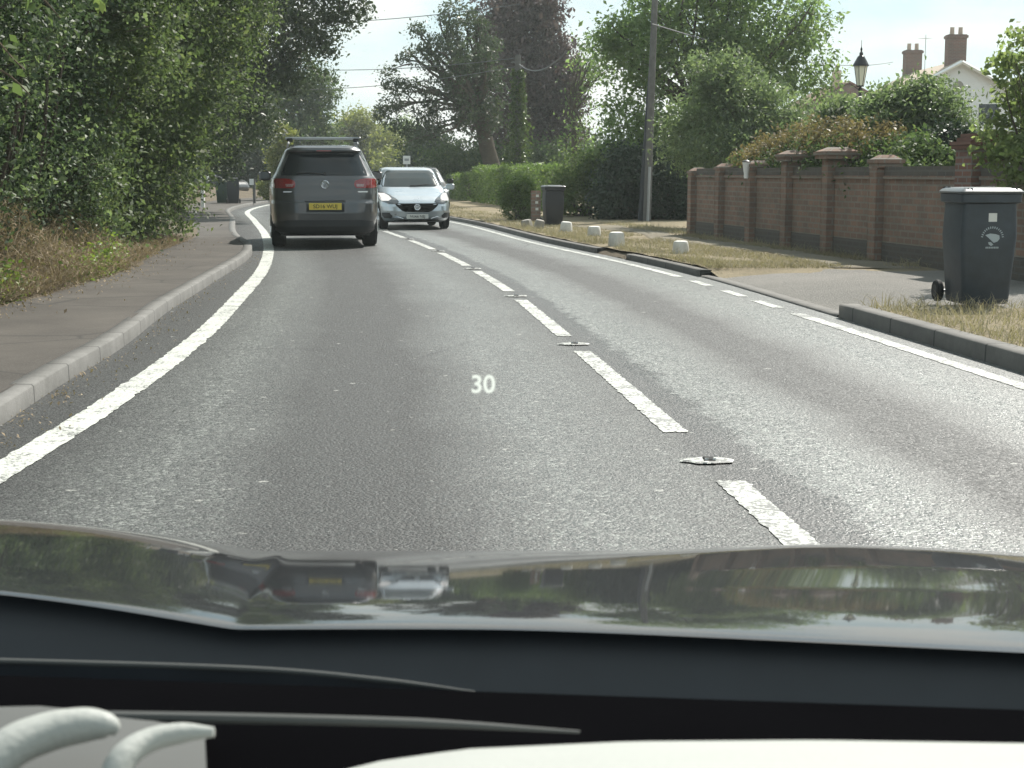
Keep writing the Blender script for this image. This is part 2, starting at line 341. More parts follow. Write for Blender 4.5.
        me.materials.append(mat); return link(bpy.data.objects.new(name, me), parent)
def copy_tree(o, parent=None):
    c = o.copy(); COL.objects.link(c); c.parent = parent
    for ch in list(o.children): copy_tree(ch, c)
    return c
def text_mesh(name, body, size, mat, parent, loc, rot=(PI/2, 0, 0), align='CENTER', depth=.001, bold=0.):
    cu = bpy.data.curves.new(name, 'FONT'); cu.body = body; cu.size = size; cu.align_x = align; cu.align_y = 'CENTER'; cu.extrude = depth; cu.offset = bold
    t = bpy.data.objects.new(name, cu); COL.objects.link(t)
    dg = bpy.context.evaluated_depsgraph_get(); me = bpy.data.meshes.new_from_object(t.evaluated_get(dg)); me.name = name
    bpy.data.objects.remove(t); bpy.data.curves.remove(cu)
    me.materials.clear(); me.materials.append(mat)
    o = link(bpy.data.objects.new(name, me), parent); o.location = loc; o.rotation_euler = rot; return o

# ------------------------------------------------------------------ ground, road, paths
def strip(name, fa, fb, y0, y1, z, mat, dy=.5, nx=8, kind='structure', sm=True, jit=0.):
    ys = np.arange(y0, y1 + dy*.5, dy); t = np.linspace(0, 1, nx); a, b = fa(ys), fb(ys)
    X = a[:, None] + (b - a)[:, None]*t; Y = np.repeat(ys[:, None], nx, 1)
    Z = z(X, Y) if callable(z) else np.full_like(X, z)
    if jit:
        for c_ in (0, -1): X[:, c_] += rng.normal(0, jit, len(ys)); Y[:, c_] += 0
        if y1 - y0 < 8: Y[0] += rng.normal(0, jit*2, nx); Y[-1] += rng.normal(0, jit*2, nx)
    V = np.stack([X, Y, Z], -1).reshape(-1, 3); n = len(ys)
    I = (np.arange(n-1)[:, None]*nx + np.arange(nx-1)).ravel(); Q = np.stack([I, I+1, I+nx+1, I+nx], 1)
    o = np_mesh(name, V, Q, mat, None, sm)
    uv = o.data.uv_layers.new(name='UVMap'); U = np.stack([V[:, 0] - CC(V[:, 1]), V[:, 1]], 1)
    uv.data.foreach_set('uv', U[Q.ravel()].astype(np.float32).ravel())
    if kind: o['kind'] = kind
    return o
def vnoise(x, y, s=1.):
    return (np.sin(x*1.7*s + 1.3*np.sin(y*.9*s)) + np.sin(y*2.3*s + 1.7*np.sin(x*1.1*s+2)) + .6*np.sin((x+y)*4.1*s+1))/2.6
gr = MB().grid([[(x, y, -.06) for x in (-420, -60, 60, 420)] for y in (-60, -20, 160, 600)]); g0 = gr.build('ground', M['grass']); g0['kind'] = 'structure'
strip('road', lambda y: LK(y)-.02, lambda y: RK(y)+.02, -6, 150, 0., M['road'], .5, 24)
DRV0, DRV1 = 13.55, 18.15                                           # opening of the drive on the right
def verge_z(X, Y):
    o = np.clip((Y - (DRV0-.35))/.35, 0, 1)*np.clip(((DRV1+.35) - Y)/.35, 0, 1)
    d = np.clip((X - RK(Y))/1.3, 0, 1)
    base = .1 + .012*vnoise(X, Y, 2.)
    return base*(1-o) + o*(-.012 + .085*d)
strip('verge', lambda y: RK(y)+.13, lambda y: RK(y)+70, 17.9, 150, verge_z, M['verge'], .4, 130)
strip('verge', lambda y: RK(y)+.02, lambda y: RK(y)+2.9+.12*np.sin(y*1.3), -6, 13.35, lambda X, Y: -.02 + (.12 + .012*vnoise(X, Y, 2.))*np.clip((13.35-Y)/.3, 0, 1)*np.clip((RK(Y)+2.95-X)/.35, 0, 1), M['verge'], .2, 20)
strip('driveway', lambda y: RK(y)+.02, lambda y: RK(y)+70, -6, 18.5, lambda X, Y: .004+.088*np.clip((X-RK(Y))/1.3, 0, 1)+.01*vnoise(X,Y,1.3)*np.clip((X-RK(Y))/1.3, 0, 1), M['drive'], .25, 90)
strip('verge', lambda y: RK(y)+.0, lambda y: RK(y)+.6, 22.1, 24.1, lambda X, Y: .003+.11*np.clip((X-RK(Y))/.4, 0, 1)**.7+.012*vnoise(X, Y, 5.), M['soil'], .08, 10)
# trodden dry strip at the wall foot and lane between verge and wall
strip('path', lambda y: RK(y)+1.9+.25*np.sin(y*.9), lambda y: RK(y)+2.75+.15*np.sin(y*1.7), 18.6, 34, lambda X, Y: verge_z(X, Y)+.006, M['trodden'], .3, 6)
strip('pavement', lambda y: FE(y)-.05, lambda y: LK(y)-.1, -6, 150, lambda X, Y: .1 + .008*vnoise(X, Y, 1.2), M['path'], .4, 10)
def bank_z(X, Y):
    d = FE(Y) - X
    return .09 + np.clip(d, 0, 3)*.16 + .03*vnoise(X, Y, 2.)*np.clip(d/.4, 0, 1)
strip('bank', lambda y: FE(y)-60, lambda y: FE(y)+.04, -6, 150, bank_z, M['soil'], .4, 130)
def kerb(name, fn, y0, y1, h, w, mat, side, dy=.25):
    """side +1: kerb body to larger x."""
    prof = [(0, -.05), (.004, h-.014), (.015, h-.002), (w, h), (w, -.05)]
    ys = np.arange(y0, y1+dy*.5, dy); V = []; U = []
    for y in ys:
        hh = 1.; x0 = float(fn(y)) + .006*math.sin(math.floor(y/.92)*12.9); 
        for px_, pz in prof: V.append((x0 + side*px_, y, pz*hh)); U.append((px_+pz, y))
    n, k = len(ys), len(prof); I = (np.arange(n-1)[:, None]*k + np.arange(k-1)).ravel(); Q = np.stack([I, I+1, I+k+1, I+k], 1)
    if side < 0: Q = Q[:, ::-1]
    o = np_mesh(name, V, Q, mat); uv = o.data.uv_layers.new(name='UVMap'); uv.data.foreach_set('uv', np.array(U, np.float32)[Q.ravel()].ravel())
    o['kind'] = 'structure'; 
    import bmesh
    bm = bmesh.new(); bm.from_mesh(o.data)
    bm.verts.ensure_lookup_table()
    for b in (0, (n-1)*k): bm.faces.new([bm.verts[b+j] for j in range(k)])
    bmesh.ops.recalc_face_normals(bm, faces=bm.faces); bm.to_mesh(o.data); bm.free()
    return o
kerb('kerb', LK, -6, 120, .105, .14, M['kerb'], -1)
kerb('kerb', RK, -6, 13.3, .125, .16, M['kerb_dark'], 1)
kerb('kerb', RK, 24.0, 120, .085, .15, M['kerb_dark'], 1)
def rk2(y): return RK(y) + .35*np.clip((19.1-np.asarray(y))/.75, 0, 1)**2*.8
kerb('kerb', RK, 18.55, 22.2, .085, .15, M['kerb_dark'], 1); kerb('kerb', RK, 13.3, 18.55, .022, .15, M['kerb_dark'], 1)
# painted lines
strip('line_marking', lambda y: LL(y)-.085, lambda y: LL(y)+.085, -6, 118, .004, M['paint_edge'], .06, 4, jit=.005)
strip('line_marking', lambda y: RL(y)-.06, lambda y: RL(y)+.06, -6, 13.6, .004, M['paint'], .06, 4, jit=.005)
strip('line_marking', lambda y: RL(y)-.06, lambda y: RL(y)+.06, 18.5, 118, .004, M['paint'], .08, 4, jit=.005)
for a, b in ((14.2,15.1),(15.5,16.3),(17.0,17.8)): strip('line_marking', lambda y: RL(y)-.055, lambda y: RL(y)+.055, a, b, .004, M['paint'], .2, 4)
ends = [6.12, 10.7, 15.1, 19.6, 24.1] + [24.1+4.5*k for k in range(1, 19)]
for e in ends: strip('line_marking', lambda y: CC(y)-.062, lambda y: CC(y)+.062, e-3.4, e, .004, M['paint'], .04, 9, jit=.0045)
# road studs in the gaps
stud = None
for e in ends[:9]:
    y = e + .42; x = float(CC(y))
    if stud is None:
        stud = thing('road_stud', 'white cat-eye stud in the gap between centre dashes', 'road stud', group='road studs along the centre line')
        m = MB(); n = 20
        outer = [(.135*math.cos(2*PI*k/n)*(1+.16*random.uniform(-1,1)), .085*math.sin(2*PI*k/n)*(1+.2*random.uniform(-1,1)), .004) for k in range(n)]
        m.add(outer + [(x_*.85, y_*.8, .011) for x_, y_, _ in outer] + [(0, 0, .012)], [(k, (k+1) % n, n+(k+1) % n, n+k) for k in range(n)] + [(n+k, n+(k+1) % n, 2*n) for k in range(n)])
        m.build('painted_base', M['paint'], stud)
        MB().box((0, 0, .016), (.06, .09, .008), taper=.75).build('rubber_housing', M['rubber'], stud)
        q = MB(); q.box((-.02, -.064, .027), (.018, .006, .008)); q.build('reflector', M['head'], stud)
        q = MB(); q.box((.02, -.064, .027), (.018, .006, .008)); q.build('reflector', M['head'], stud)
        o = stud
    else: o = copy_tree(stud)
    o.location = (x, y, .004); o.scale = (.86, .86, .8)

# ------------------------------------------------------------------ foliage
def leaf_arrays(P, size, upbias=.3, ar=.5, hang=0.):
    n = len(P); t = rng.normal(size=(n, 3)); t[:, 2] -= hang; t /= np.linalg.norm(t, axis=1, keepdims=True)
    w = rng.normal(size=(n, 3)); w[:, 2] += 0; nn = np.cross(t, w); nn[:, 2] = np.abs(nn[:, 2]) + upbias*np.linalg.norm(nn, axis=1); nn -= t*np.sum(nn*t, 1, keepdims=True); nn /= np.linalg.norm(nn, axis=1, keepdims=True)
    s = np.cross(nn, t); L = (size*rng.choice([.6, .85, 1., 1.25, 1.6], n, p=[.2, .25, .25, .2, .1])*rng.uniform(.85, 1.15, n))[:, None]
    base = P - t*L*.5; tip = P + t*L*.5; mid = P - t*L*.06 + nn*L*.10
    V = np.stack([base, mid + s*L*ar*.5, tip, mid - s*L*ar*.5], 1).reshape(-1, 3)
    Q = np.arange(4*n).reshape(n, 4); return V, Q
def leaf_obj(name, P, size, mat, parent=None, **kw):
    V, Q = leaf_arrays(np.asarray(P), size, **kw); return np_mesh(name, V, Q, mat, parent)
def lobe_points(lobes, clumps, per, crad, fill=.45):
    L = np.array(lobes, float); w = (L[:, 3]*L[:, 4]*L[:, 5])**(2/3); idx = rng.choice(len(L), clumps, p=w/w.sum())
    d = rng.normal(size=(clumps, 3)); d /= np.linalg.norm(d, axis=1, keepdims=True)
    r = rng.uniform(fill**2, 1, clumps)**.5; r *= rng.uniform(.88, 1.08, clumps)
    C = L[idx, :3] + d*r[:, None]*L[idx, 3:6]
    k = np.repeat(np.arange(clumps), rng.poisson(per, clumps))
    cr = crad*rng.uniform(.6, 1.4, clumps)
    P = C[k] + rng.normal(size=(len(k), 3))*np.array([1, 1, .7])*cr[k][:, None]*.55
    return C, P
def px_lobe(px, py, rx, ry, Y, dep=None):
    c = at(px, py, Y); s = pxm(Y); return (c.x, c.y, c.z, rx*s, (dep if dep else (rx+ry)*.5*s), ry*s)
def limb(mb, a, b, r0, r1, n=7, sag=.08, seg=5):
    a, b = Vector(a), Vector(b); L = (b-a).length; pts = []; off = Vector((random.uniform(-1,1), random.uniform(-1,1), random.uniform(-.3,.8)))*L*sag
    for i in range(seg+1):
        t = i/seg; pts.append(a.lerp(b, t) + off*math.sin(PI*t) + Vector((random.uniform(-1,1), random.uniform(-1,1), random.uniform(-1,1)))*L*.015*(0 < i < seg))
    mb.tube(pts, [r0 + (r1-r0)*i/seg for i in range(seg+1)], n)
def tree(name, label, cat, base, fork_z, lobes, mat, clumps=300, per=30, crad=.5, leaf=.12, r0=.25, limbs=22, group=None, fill=.45, lean=(0,0), twigs=60, ar=.5, hang=0., zmin=None):
    t = thing(name, label, cat, base, 0, group); bx, by, bz = base
    C, P = lobe_points(lobes, clumps, per, crad, fill)
    if zmin is not None: P = P[P[:, 2] > zmin]
    leaf_obj('crown', P - np.array(base), leaf, mat, t, ar=ar, hang=hang)
    mb = MB(); top = Vector((lean[0], lean[1], fork_z-bz))
    limb(mb, (0, 0, -.2), top, r0, r0*.72, 10, .03, 6)
    mb.tube([(0,0,-.2), (0,0,.25)], [r0*1.5, r0*1.02], 10)
    sel = rng.choice(len(C), min(limbs, len(C)), replace=False); tips = []
    for i in sel:
        e = Vector(C[i] - np.array(base)); limb(mb, top - Vector((0, 0, random.uniform(0, .25)*fork_z*.6)), e, r0*random.uniform(.22, .5), r0*.05, 6, .1, 6); tips.append(e)
    for i in rng.choice(len(C), min(twigs, len(C)), replace=False):
        e = Vector(C[i] - np.array(base)); q = min(tips, key=lambda p: (p-e).length); a = top.lerp(q, random.uniform(.5, .95)); limb(mb, a, e, r0*.09, r0*.025, 4, .08, 3)
    mb.build('trunk', M['bark'], t, True, fix=False)
    return t
def hedge_points(P0, P1, depth, z0, z1, n, jitter=.08, rough=.12, top=True, y_bias=None):
    """points near the faces of a clipped box hedge from P0 to P1 (xy), body of that depth."""
    a, b = np.array(P0, float), np.array(P1, float); L = np.linalg.norm(b-a); d = (b-a)/L; nn = np.array([-d[1], d[0]])
    t = rng.uniform(-.0, 1., n); zt = rng.uniform(0, 1, n); s = rng.uniform(-.5, .5, n); face = rng.uniform(0, 1, n)
    fr, tp, en = face < .58, (face >= .58) & (face < .86), face >= .86
    s = np.where(fr, np.sign(rng.uniform(-1, 1, n))*.5, s); zt = np.where(tp, 1., zt); t = np.where(en, np.round(t), t)
    xy = a + d*(t*L)[:, None] + nn*(s*depth)[:, None]; z = z0 + zt*(z1-z0)
    P = np.column_stack([xy, z]); bul = vnoise(t*L*1.3, z*1.6, 1.)*rough
    out = np.column_stack([nn[None, :]*np.sign(s)[:, None]*bul[:, None], bul*.7*(zt > .9)]); P += out
    return P + rng.normal(size=(n, 3))*jitter
def hedge(name, label, cat, P0, P1, depth, z0, z1, n, leaf, mat, jitter=.08, rough=.1, group=None, ar=.55):
    base = ((P0[0]+P1[0])/2, (P0[1]+P1[1])/2, z0); t = thing(name, label, cat, base, 0, group)
    P = hedge_points(P0, P1, depth, z0-.05, z1, n, jitter, rough) - np.array(base); leaf_obj('foliage', P, leaf, mat, t, ar=ar)
    mb = MB(); a, b = Vector((*P0, z0)) - Vector(base), Vector((*P1, z0)) - Vector(base)
    k = max(6, int((b-a).length*5))
    for i in range(k):
        p = a.lerp(b, (i+.5)/k) + Vector((random.uniform(-.3,.3)*depth, random.uniform(-.3,.3)*depth, -.1)); e = p + Vector((random.uniform(-.4,.4), random.uniform(-.4,.4), (z1-z0)*random.uniform(.7,.98)))
        limb(mb, p, e, .03, .008, 5, .06, 4)
    mb.build('stems', M['bark'], t, True, fix=False)
    return t

# the tall hedge along the left footpath: three plants in a row
def face_x(y, z): return FE(y) - .75 - .45*np.clip(1.15-z, 0, 1)*np.exp(-((y-14.5)/4.)**2) + .55*np.clip(z/3.2, 0, 1.3) + .38*vnoise(y*.8, z*1.1) + .20*vnoise(y*2.1+3, z*2.3) + .10*vnoise(y*5+1, z*5.5)
def tall_hedge(label, y0, y1, n, leaf, mat, ztop, off=0., shoots=0, mat2=None):
    base = (float(FE((y0+y1)/2)) - 1.2, (y0+y1)/2, .2); t = thing('tall_hedge', label, 'hedge', base, 0, 'tall hedge plants along the footpath')
    ang = rng.uniform(0, 1, n); y = 1/(1/y1 + ang*(1/y0 - 1/y1)); y = np.where(rng.uniform(size=n) < .06, rng.uniform(y1-.7, y1, n), y)
    z = .15 + (ztop-.15)*rng.uniform(0, 1, n)**.9
    dep = rng.exponential(.22, n); lean = np.clip((y-17.5)/9, 0, 1)*(.45 + .33*z)*off; x = face_x(y, z) + lean - dep
    cl = rng.integers(0, 1600, n); jit = rng.normal(size=(1600, 3))*np.array([.22, .10, .10]); P = np.column_stack([x, y, z]) + jit[cl]*.9
    end = rng.uniform(size=n) < .10; P[end, 1] = np.where(end, y1 + rng.normal(0, .14, n), P[:, 1])[end]; P[end, 0] = (face_x(np.full(n, y1), z) + off*.95*(.45+.33*z)*(y1 > 18.6) - rng.uniform(0, 2.6, n))[end]
    keep = (vnoise(P[:, 1]*3.1, P[:, 2]*3.3) > -.38) & (vnoise(P[:, 1]*1.3+5, P[:, 2]*1.4) > -.7) & (vnoise(P[:, 1]*6.5+1, P[:, 2]*6) > -.6); P = P[keep]
    leaf_obj('foliage', P - np.array(base), leaf, mat, t, ar=.55)
    mb = MB(); k = int((y1-y0)*5)
    for i in range(k):
        yy = y0 + (i+random.random())*(y1-y0)/k; xx = float(FE(yy)) - random.uniform(.9, 1.6)
        limb(mb, (xx-base[0], yy-base[1], -.1), (float(face_x(yy, 3.))+random.uniform(-.5,-.05)-base[0], yy+random.uniform(-.8,.8)-base[1], random.uniform(2, ztop)), .035, .008, 5, .08, 5)
    SP = []
    for i in range(shoots):                                          # loose sprays growing out of the face
        yy = 1/(1/y1 + random.random()*(1/y0 - 1/y1)); zz = random.uniform(.5, ztop*.9); ln = float(np.clip((yy-17.5)/9, 0, 1))*(.45+.33*zz)*off
        a = Vector((float(face_x(yy, zz))+ln-.25-base[0], yy-base[1], zz-base[2])); d = Vector((random.uniform(.2,.5), random.uniform(-.3,.3), random.uniform(-.05,.5))); limb(mb, a, a+d, .007, .002, 4, .12, 4)
        for k in range(random.randint(16, 34)): SP.append(a + d*random.uniform(.3, 1.1) + Vector((random.gauss(0,.045), random.gauss(0,.045), random.gauss(0,.045))))
    mb.build('stems', M['bark'], t, True, fix=False)
    if SP: leaf_obj('sprays', np.array(SP), leaf*1.25, mat2 or mat, t, ar=.6, hang=.3)
    # shaded inner wall of twigs and leaves so that no daylight comes through
    yi = rng.uniform(y0, y1, n//3); zi = rng.uniform(.1, ztop, n//3); Pi = np.column_stack([face_x(yi, zi)+np.clip((yi-17.5)/9, 0, 1)*(.45+.33*zi)*off-rng.uniform(.6, 1.1, n//3), yi, zi]); 
    leaf_obj('inner_foliage', Pi - np.array(base), leaf*2.4, mat, t, ar=.7)
    return t
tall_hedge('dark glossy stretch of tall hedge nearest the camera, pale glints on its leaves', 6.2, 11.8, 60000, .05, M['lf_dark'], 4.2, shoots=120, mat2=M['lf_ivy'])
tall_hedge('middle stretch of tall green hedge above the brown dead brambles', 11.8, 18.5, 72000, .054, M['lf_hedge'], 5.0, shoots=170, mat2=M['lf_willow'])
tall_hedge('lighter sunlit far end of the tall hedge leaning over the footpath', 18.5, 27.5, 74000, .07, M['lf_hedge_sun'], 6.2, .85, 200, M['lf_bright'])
# sprig over the camera side
hb = thing('overhanging_branch', 'yellow-green leafy sprig hanging into the top corner by the dark hedge', 'branch', at(10, -40, 5.2))
b0 = at(10, -40, 5.2); mb = MB(); P = []
for (a, b, c, d) in ((-20,-30,60,18),(-10,20,25,70),(60,-30,105,6),(-30,60,30,95)):
    p, q = at(a, b, 5.2), at(c, d, 5.0); limb(mb, p-b0, q-b0, .006, .002, 5, .1, 5)
    for k in range(16): P.append(p.lerp(q, .35+.65*random.random()) - b0 + Vector((random.gauss(0,.012), random.gauss(0,.03), random.gauss(0,.012))))
mb.build('twig', M['twig'], hb, True, fix=False); leaf_obj('leaves', np.array(P), .042, M['lf_bright'], hb, ar=.6, hang=.6)

# dead brambles and weeds at the hedge foot
def sticks(name, P, h, mat, lean=.5, w=.006, segs=1):
    n = len(P); P = np.asarray(P); d = rng.normal(size=(n, 3))*lean; d[:, 2] = 1; d /= np.linalg.norm(d, axis=1, keepdims=True); hh = (h*rng.uniform(.4, 1.2, n))[:, None]
    s = rng.normal(size=(n, 3)); s[:, 2] = 0; s /= np.linalg.norm(s, axis=1, keepdims=True); s *= w
    c = d.copy(); c[:, :2] *= 1.8; c[:, 2] *= .85
    V = np.stack([P - s, P + s, P + d*hh*.55 + s*.7, P + d*hh*.55 - s*.7, P + c*hh + s*.1, P + c*hh - s*.1], 1).reshape(-1, 3)
    b = np.arange(n)[:, None]*6; Q = np.concatenate([b + np.array([0,1,2,3]), b + np.array([3,2,4,5])]); o = np_mesh(name, V, Q, mat); o['kind'] = 'stuff'; return o
n = 26000; y = 1/(1/26 + rng.uniform(size=n)*(1/9.5 - 1/26)); off = rng.uniform(0, 1, n)**1.2
x = FE(y) - .04 - off*.85; hgt = (.14 + 1.0*off)*(.5+.5*np.clip(vnoise(y*1.2, x)+.8, .2, 1.4))*np.exp(-((y-14.5)/6.5)**2)
z = .1 + hgt*rng.uniform(0, 1, n); o = sticks('dead_brambles', np.column_stack([x, y, z]), .2, M['dead'], 1.3, .004); tag(o, 'brown dead bramble stems heaped at the foot of the hedge', 'undergrowth')
leafP = np.column_stack([x, y, z])[rng.uniform(size=n) < .3]; o = leaf_obj('dead_leaves', leafP + rng.normal(size=leafP.shape)*.06, .045, M['dead']); tag(o, 'curled brown leaves caught in the dead brambles', 'leaves', kind='stuff')
n = 5200; y = np.concatenate([rng.normal(10.6, .9, n//2), rng.normal(13.4, .5, n//4), rng.normal(17.2, .8, n-n//2-n//4)]); x = FE(y) - np.abs(rng.normal(.05, .2, n)) - .04; P = np.column_stack([x, y, .1 + np.abs(rng.normal(.0, .17, n))])
o = leaf_obj('roadside_weeds', P, .05, M['weed']); tag(o, 'green and yellow weeds creeping onto the footpath edge', 'weeds', kind='stuff')
n = 900; y = 1/(1/26 + rng.uniform(size=n)*(1/6 - 1/26)); x = FE(y) + np.abs(rng.normal(0, .25, n)); o = leaf_obj('fallen_leaves', np.column_stack([x, y, np.full(n, .118)]), .03, M['dead'], upbias=2.5); tag(o, 'brown fallen leaves scattered over the footpath', 'leaves', kind='stuff')
n = 700; y = 1/(1/30 + rng.uniform(size=n)*(1/5 - 1/30)); x = LK(y) + np.abs(rng.normal(.05, .12, n)); o = leaf_obj('gutter_litter', np.column_stack([x, y, np.full(n, .012)]), .022, M['dead'], upbias=2.5); tag(o, 'bits of dry leaf lying in the gutter by the kerb', 'leaves', kind='stuff')
# straw grass on the right verges
def verge_grass(n, y0, y1, w0, w1):
    y = 1/(1/y1 + rng.uniform(size=n)*(1/y0 - 1/y1)); x = RK(y) + w0 + (w1-w0)*rng.uniform(size=n); k = vnoise(x*1.3, y*.9) > -.35; return np.column_stack([x, y, np.full(n, .1)])[k]
P = np.concatenate([verge_grass(30000, 18.6, 60, .15, 1.9), verge_grass(8000, 19, 36, 2.6, 3.3), verge_grass(16000, 5, 13.2, .2, 2.9)])
o = sticks('dry_grass', P, .07, M['straw'], .6, .0042); tag(o, 'straw-coloured dry grass on the roadside verge', 'grass')

P = np.concatenate([verge_grass(2600, 18.6, 50, .14, .5), verge_grass(1500, 18.6, 34, 2.5, 3.4), verge_grass(1500, 5, 13.2, .18, .45), verge_grass(900, 11.5, 13.3, .3, 2.9)]); P[:, :2] += rng.normal(size=(len(P), 2))*.03
o = sticks('grass_tufts', P, .17, M['straw'], .45, .004); tag(o, 'longer dry grass tufts along the kerb and the wall foot', 'grass', kind='stuff')

# ------------------------------------------------------------------ brick wall on the right
A, B = Vector((3.6, 29.0, .1)), Vector((5.06, 20.4, .1)); wd = (B - A).normalized(); WL = (B - A).length; wang = math.atan2(wd.y, wd.x)
wall = thing('brick_wall', 'long low brown brick garden wall with piers beside the dry verge', 'wall', A, wang)   # local x runs from far to near
seg = WL/5; H0 = 1.09
def wall_bay(x0, x1, h0):
    MB().box(((x0+x1)/2, .0, .12), (x1-x0, .235, .26)).build('plinth', M['brick_blue'], wall)
    MB().box(((x0+x1)/2, .0, .25+(h0-.25)/2), (x1-x0, .215, h0-.25)).build('panel', M['brick'], wall)
    m = MB(); m.box(((x0+x1)/2, 0, h0+.022), (x1-x0, .27, .045)); m.build('string_course', M['brick'], wall)
    MB().box(((x0+x1)/2, 0, h0+.105), (x1-x0, .225, .12)).build('coping', M['brick_blue'], wall)
tops = [1.22, 1.29, 1.33, 1.47, 1.49, 1.36, 0, 1.36]
caps = [.29, .30, .31, .42, .46, .31, 0, .31]
xs = [i*seg for i in range(6)] + [11.35, 14.2]
for i in range(7): wall_bay(xs[i]+.15+(.1 if i == 6 else 0), xs[i+1]-.15-(.1 if i == 5 else 0), H0)
for i, x in enumerate(xs):
    if i == 6: continue
    p = MB().box((x, -.03, tops[i]/2-.06), (.24, .37, tops[i]-.12), bev=.006).build('pier', M['brick'], wall)
    c = MB(); w = caps[i]; z = tops[i]-.12
    c.box((x, -.03, z+.03), (w, w+.04, .055)); c.build('corbel', M['brick'], p)
    c = MB(); c.box((x, -.03, z+.085), (w+.05, w+.08, .05)); c.box((x, -.03, z+.142), (w, w+.03, .06), taper=.45); c.build('cap', M['brick'], p)
gpier = thing('gate_pier', 'taller red brick gate pier with tiled cap behind the grey bin', 'gate pier', A + wd*11.35, wang)
MB().box((0, 0, .7), (.42, .42, 1.5)).build('pier', M['brick_chim'], gpier)
c = MB()
for k in range(4): c.box((0, 0, 1.47+k*.045), (.5+.03*(k % 2)-.09*max(0, k-1), .5+.03*(k % 2)-.09*max(0, k-1), .04))
c.build('cap', M['tile_red'], gpier)
p = A + wd*(2*seg) ; 
wl = thing('wall_lamp', 'small white tapered lamp glass hanging on the brick wall pier', 'lamp', p + Vector((-.24, -.06, 1.08)))
MB().lathe([(.035, 0), (.042, .03), (.04, .07), (.055, .16), (.07, .27), (.066, .275)], n=14).build('lamp_glass', M['white_paint'], wl, True)
MB().lathe([(.075, .27), (.075, .285), (.02, .31)], n=14).build('lamp_cap', M['black_iron'], wl)
q = MB(); q.tube([(0, 0, .30), (.06, 0, .34), (.14, 0, .30)], .009, 6); q.build('bracket', M['black_iron'], wl)

# lamp post
lb = at(857.5, 173, 27); lb.z = .1
lp = thing('lamp_post', 'black cast iron garden lamp post with a lantern above the red-tipped hedge', 'lamp post', lb)
MB().lathe([(.10, 0), (.10, .25), (.07, .3), (.055, .34), (.05, 1.2), (.058, 1.24), (.04, 1.3), (.035, 2.55), (.05, 2.58), (.03, 2.62), (.05, 2.70), (.02, 2.73)], n=12).build('post', M['black_iron'], lp, True)
q = MB(); q.tube([(-.16, 0, 2.52), (.16, 0, 2.52)], .011, 6); q.build('ladder_bar', M['black_iron'], lp)
lp.scale = (.68, .68, .98)
lan = MB().lathe([(.085, 2.75), (.165, 3.10)], n=6).build('lantern', M['lantern'], lp)
q = MB()
for k in range(6):
    t = 2*PI*k/6; q.tube([(.088*math.cos(t), .088*math.sin(t), 2.75), (.168*math.cos(t), .168*math.sin(t), 3.1)], .009, 5)
q.lathe([(.09, 2.735), (.095, 2.757)], n=6); q.build('frame', M['black_iron'], lan)
MB().lathe([(.215, 3.10), (.2, 3.13), (.09, 3.27), (.05, 3.29), (.05, 3.33), (.02, 3.36), (.03, 3.40), (.008, 3.44), (.006, 3.56)], n=12).build('roof', M['black_iron'], lp)
MB().lathe([(.02, 2.8), (.028, 2.9), (.02, 3.0)], n=8).build('mantle', M['sticker'], lan)

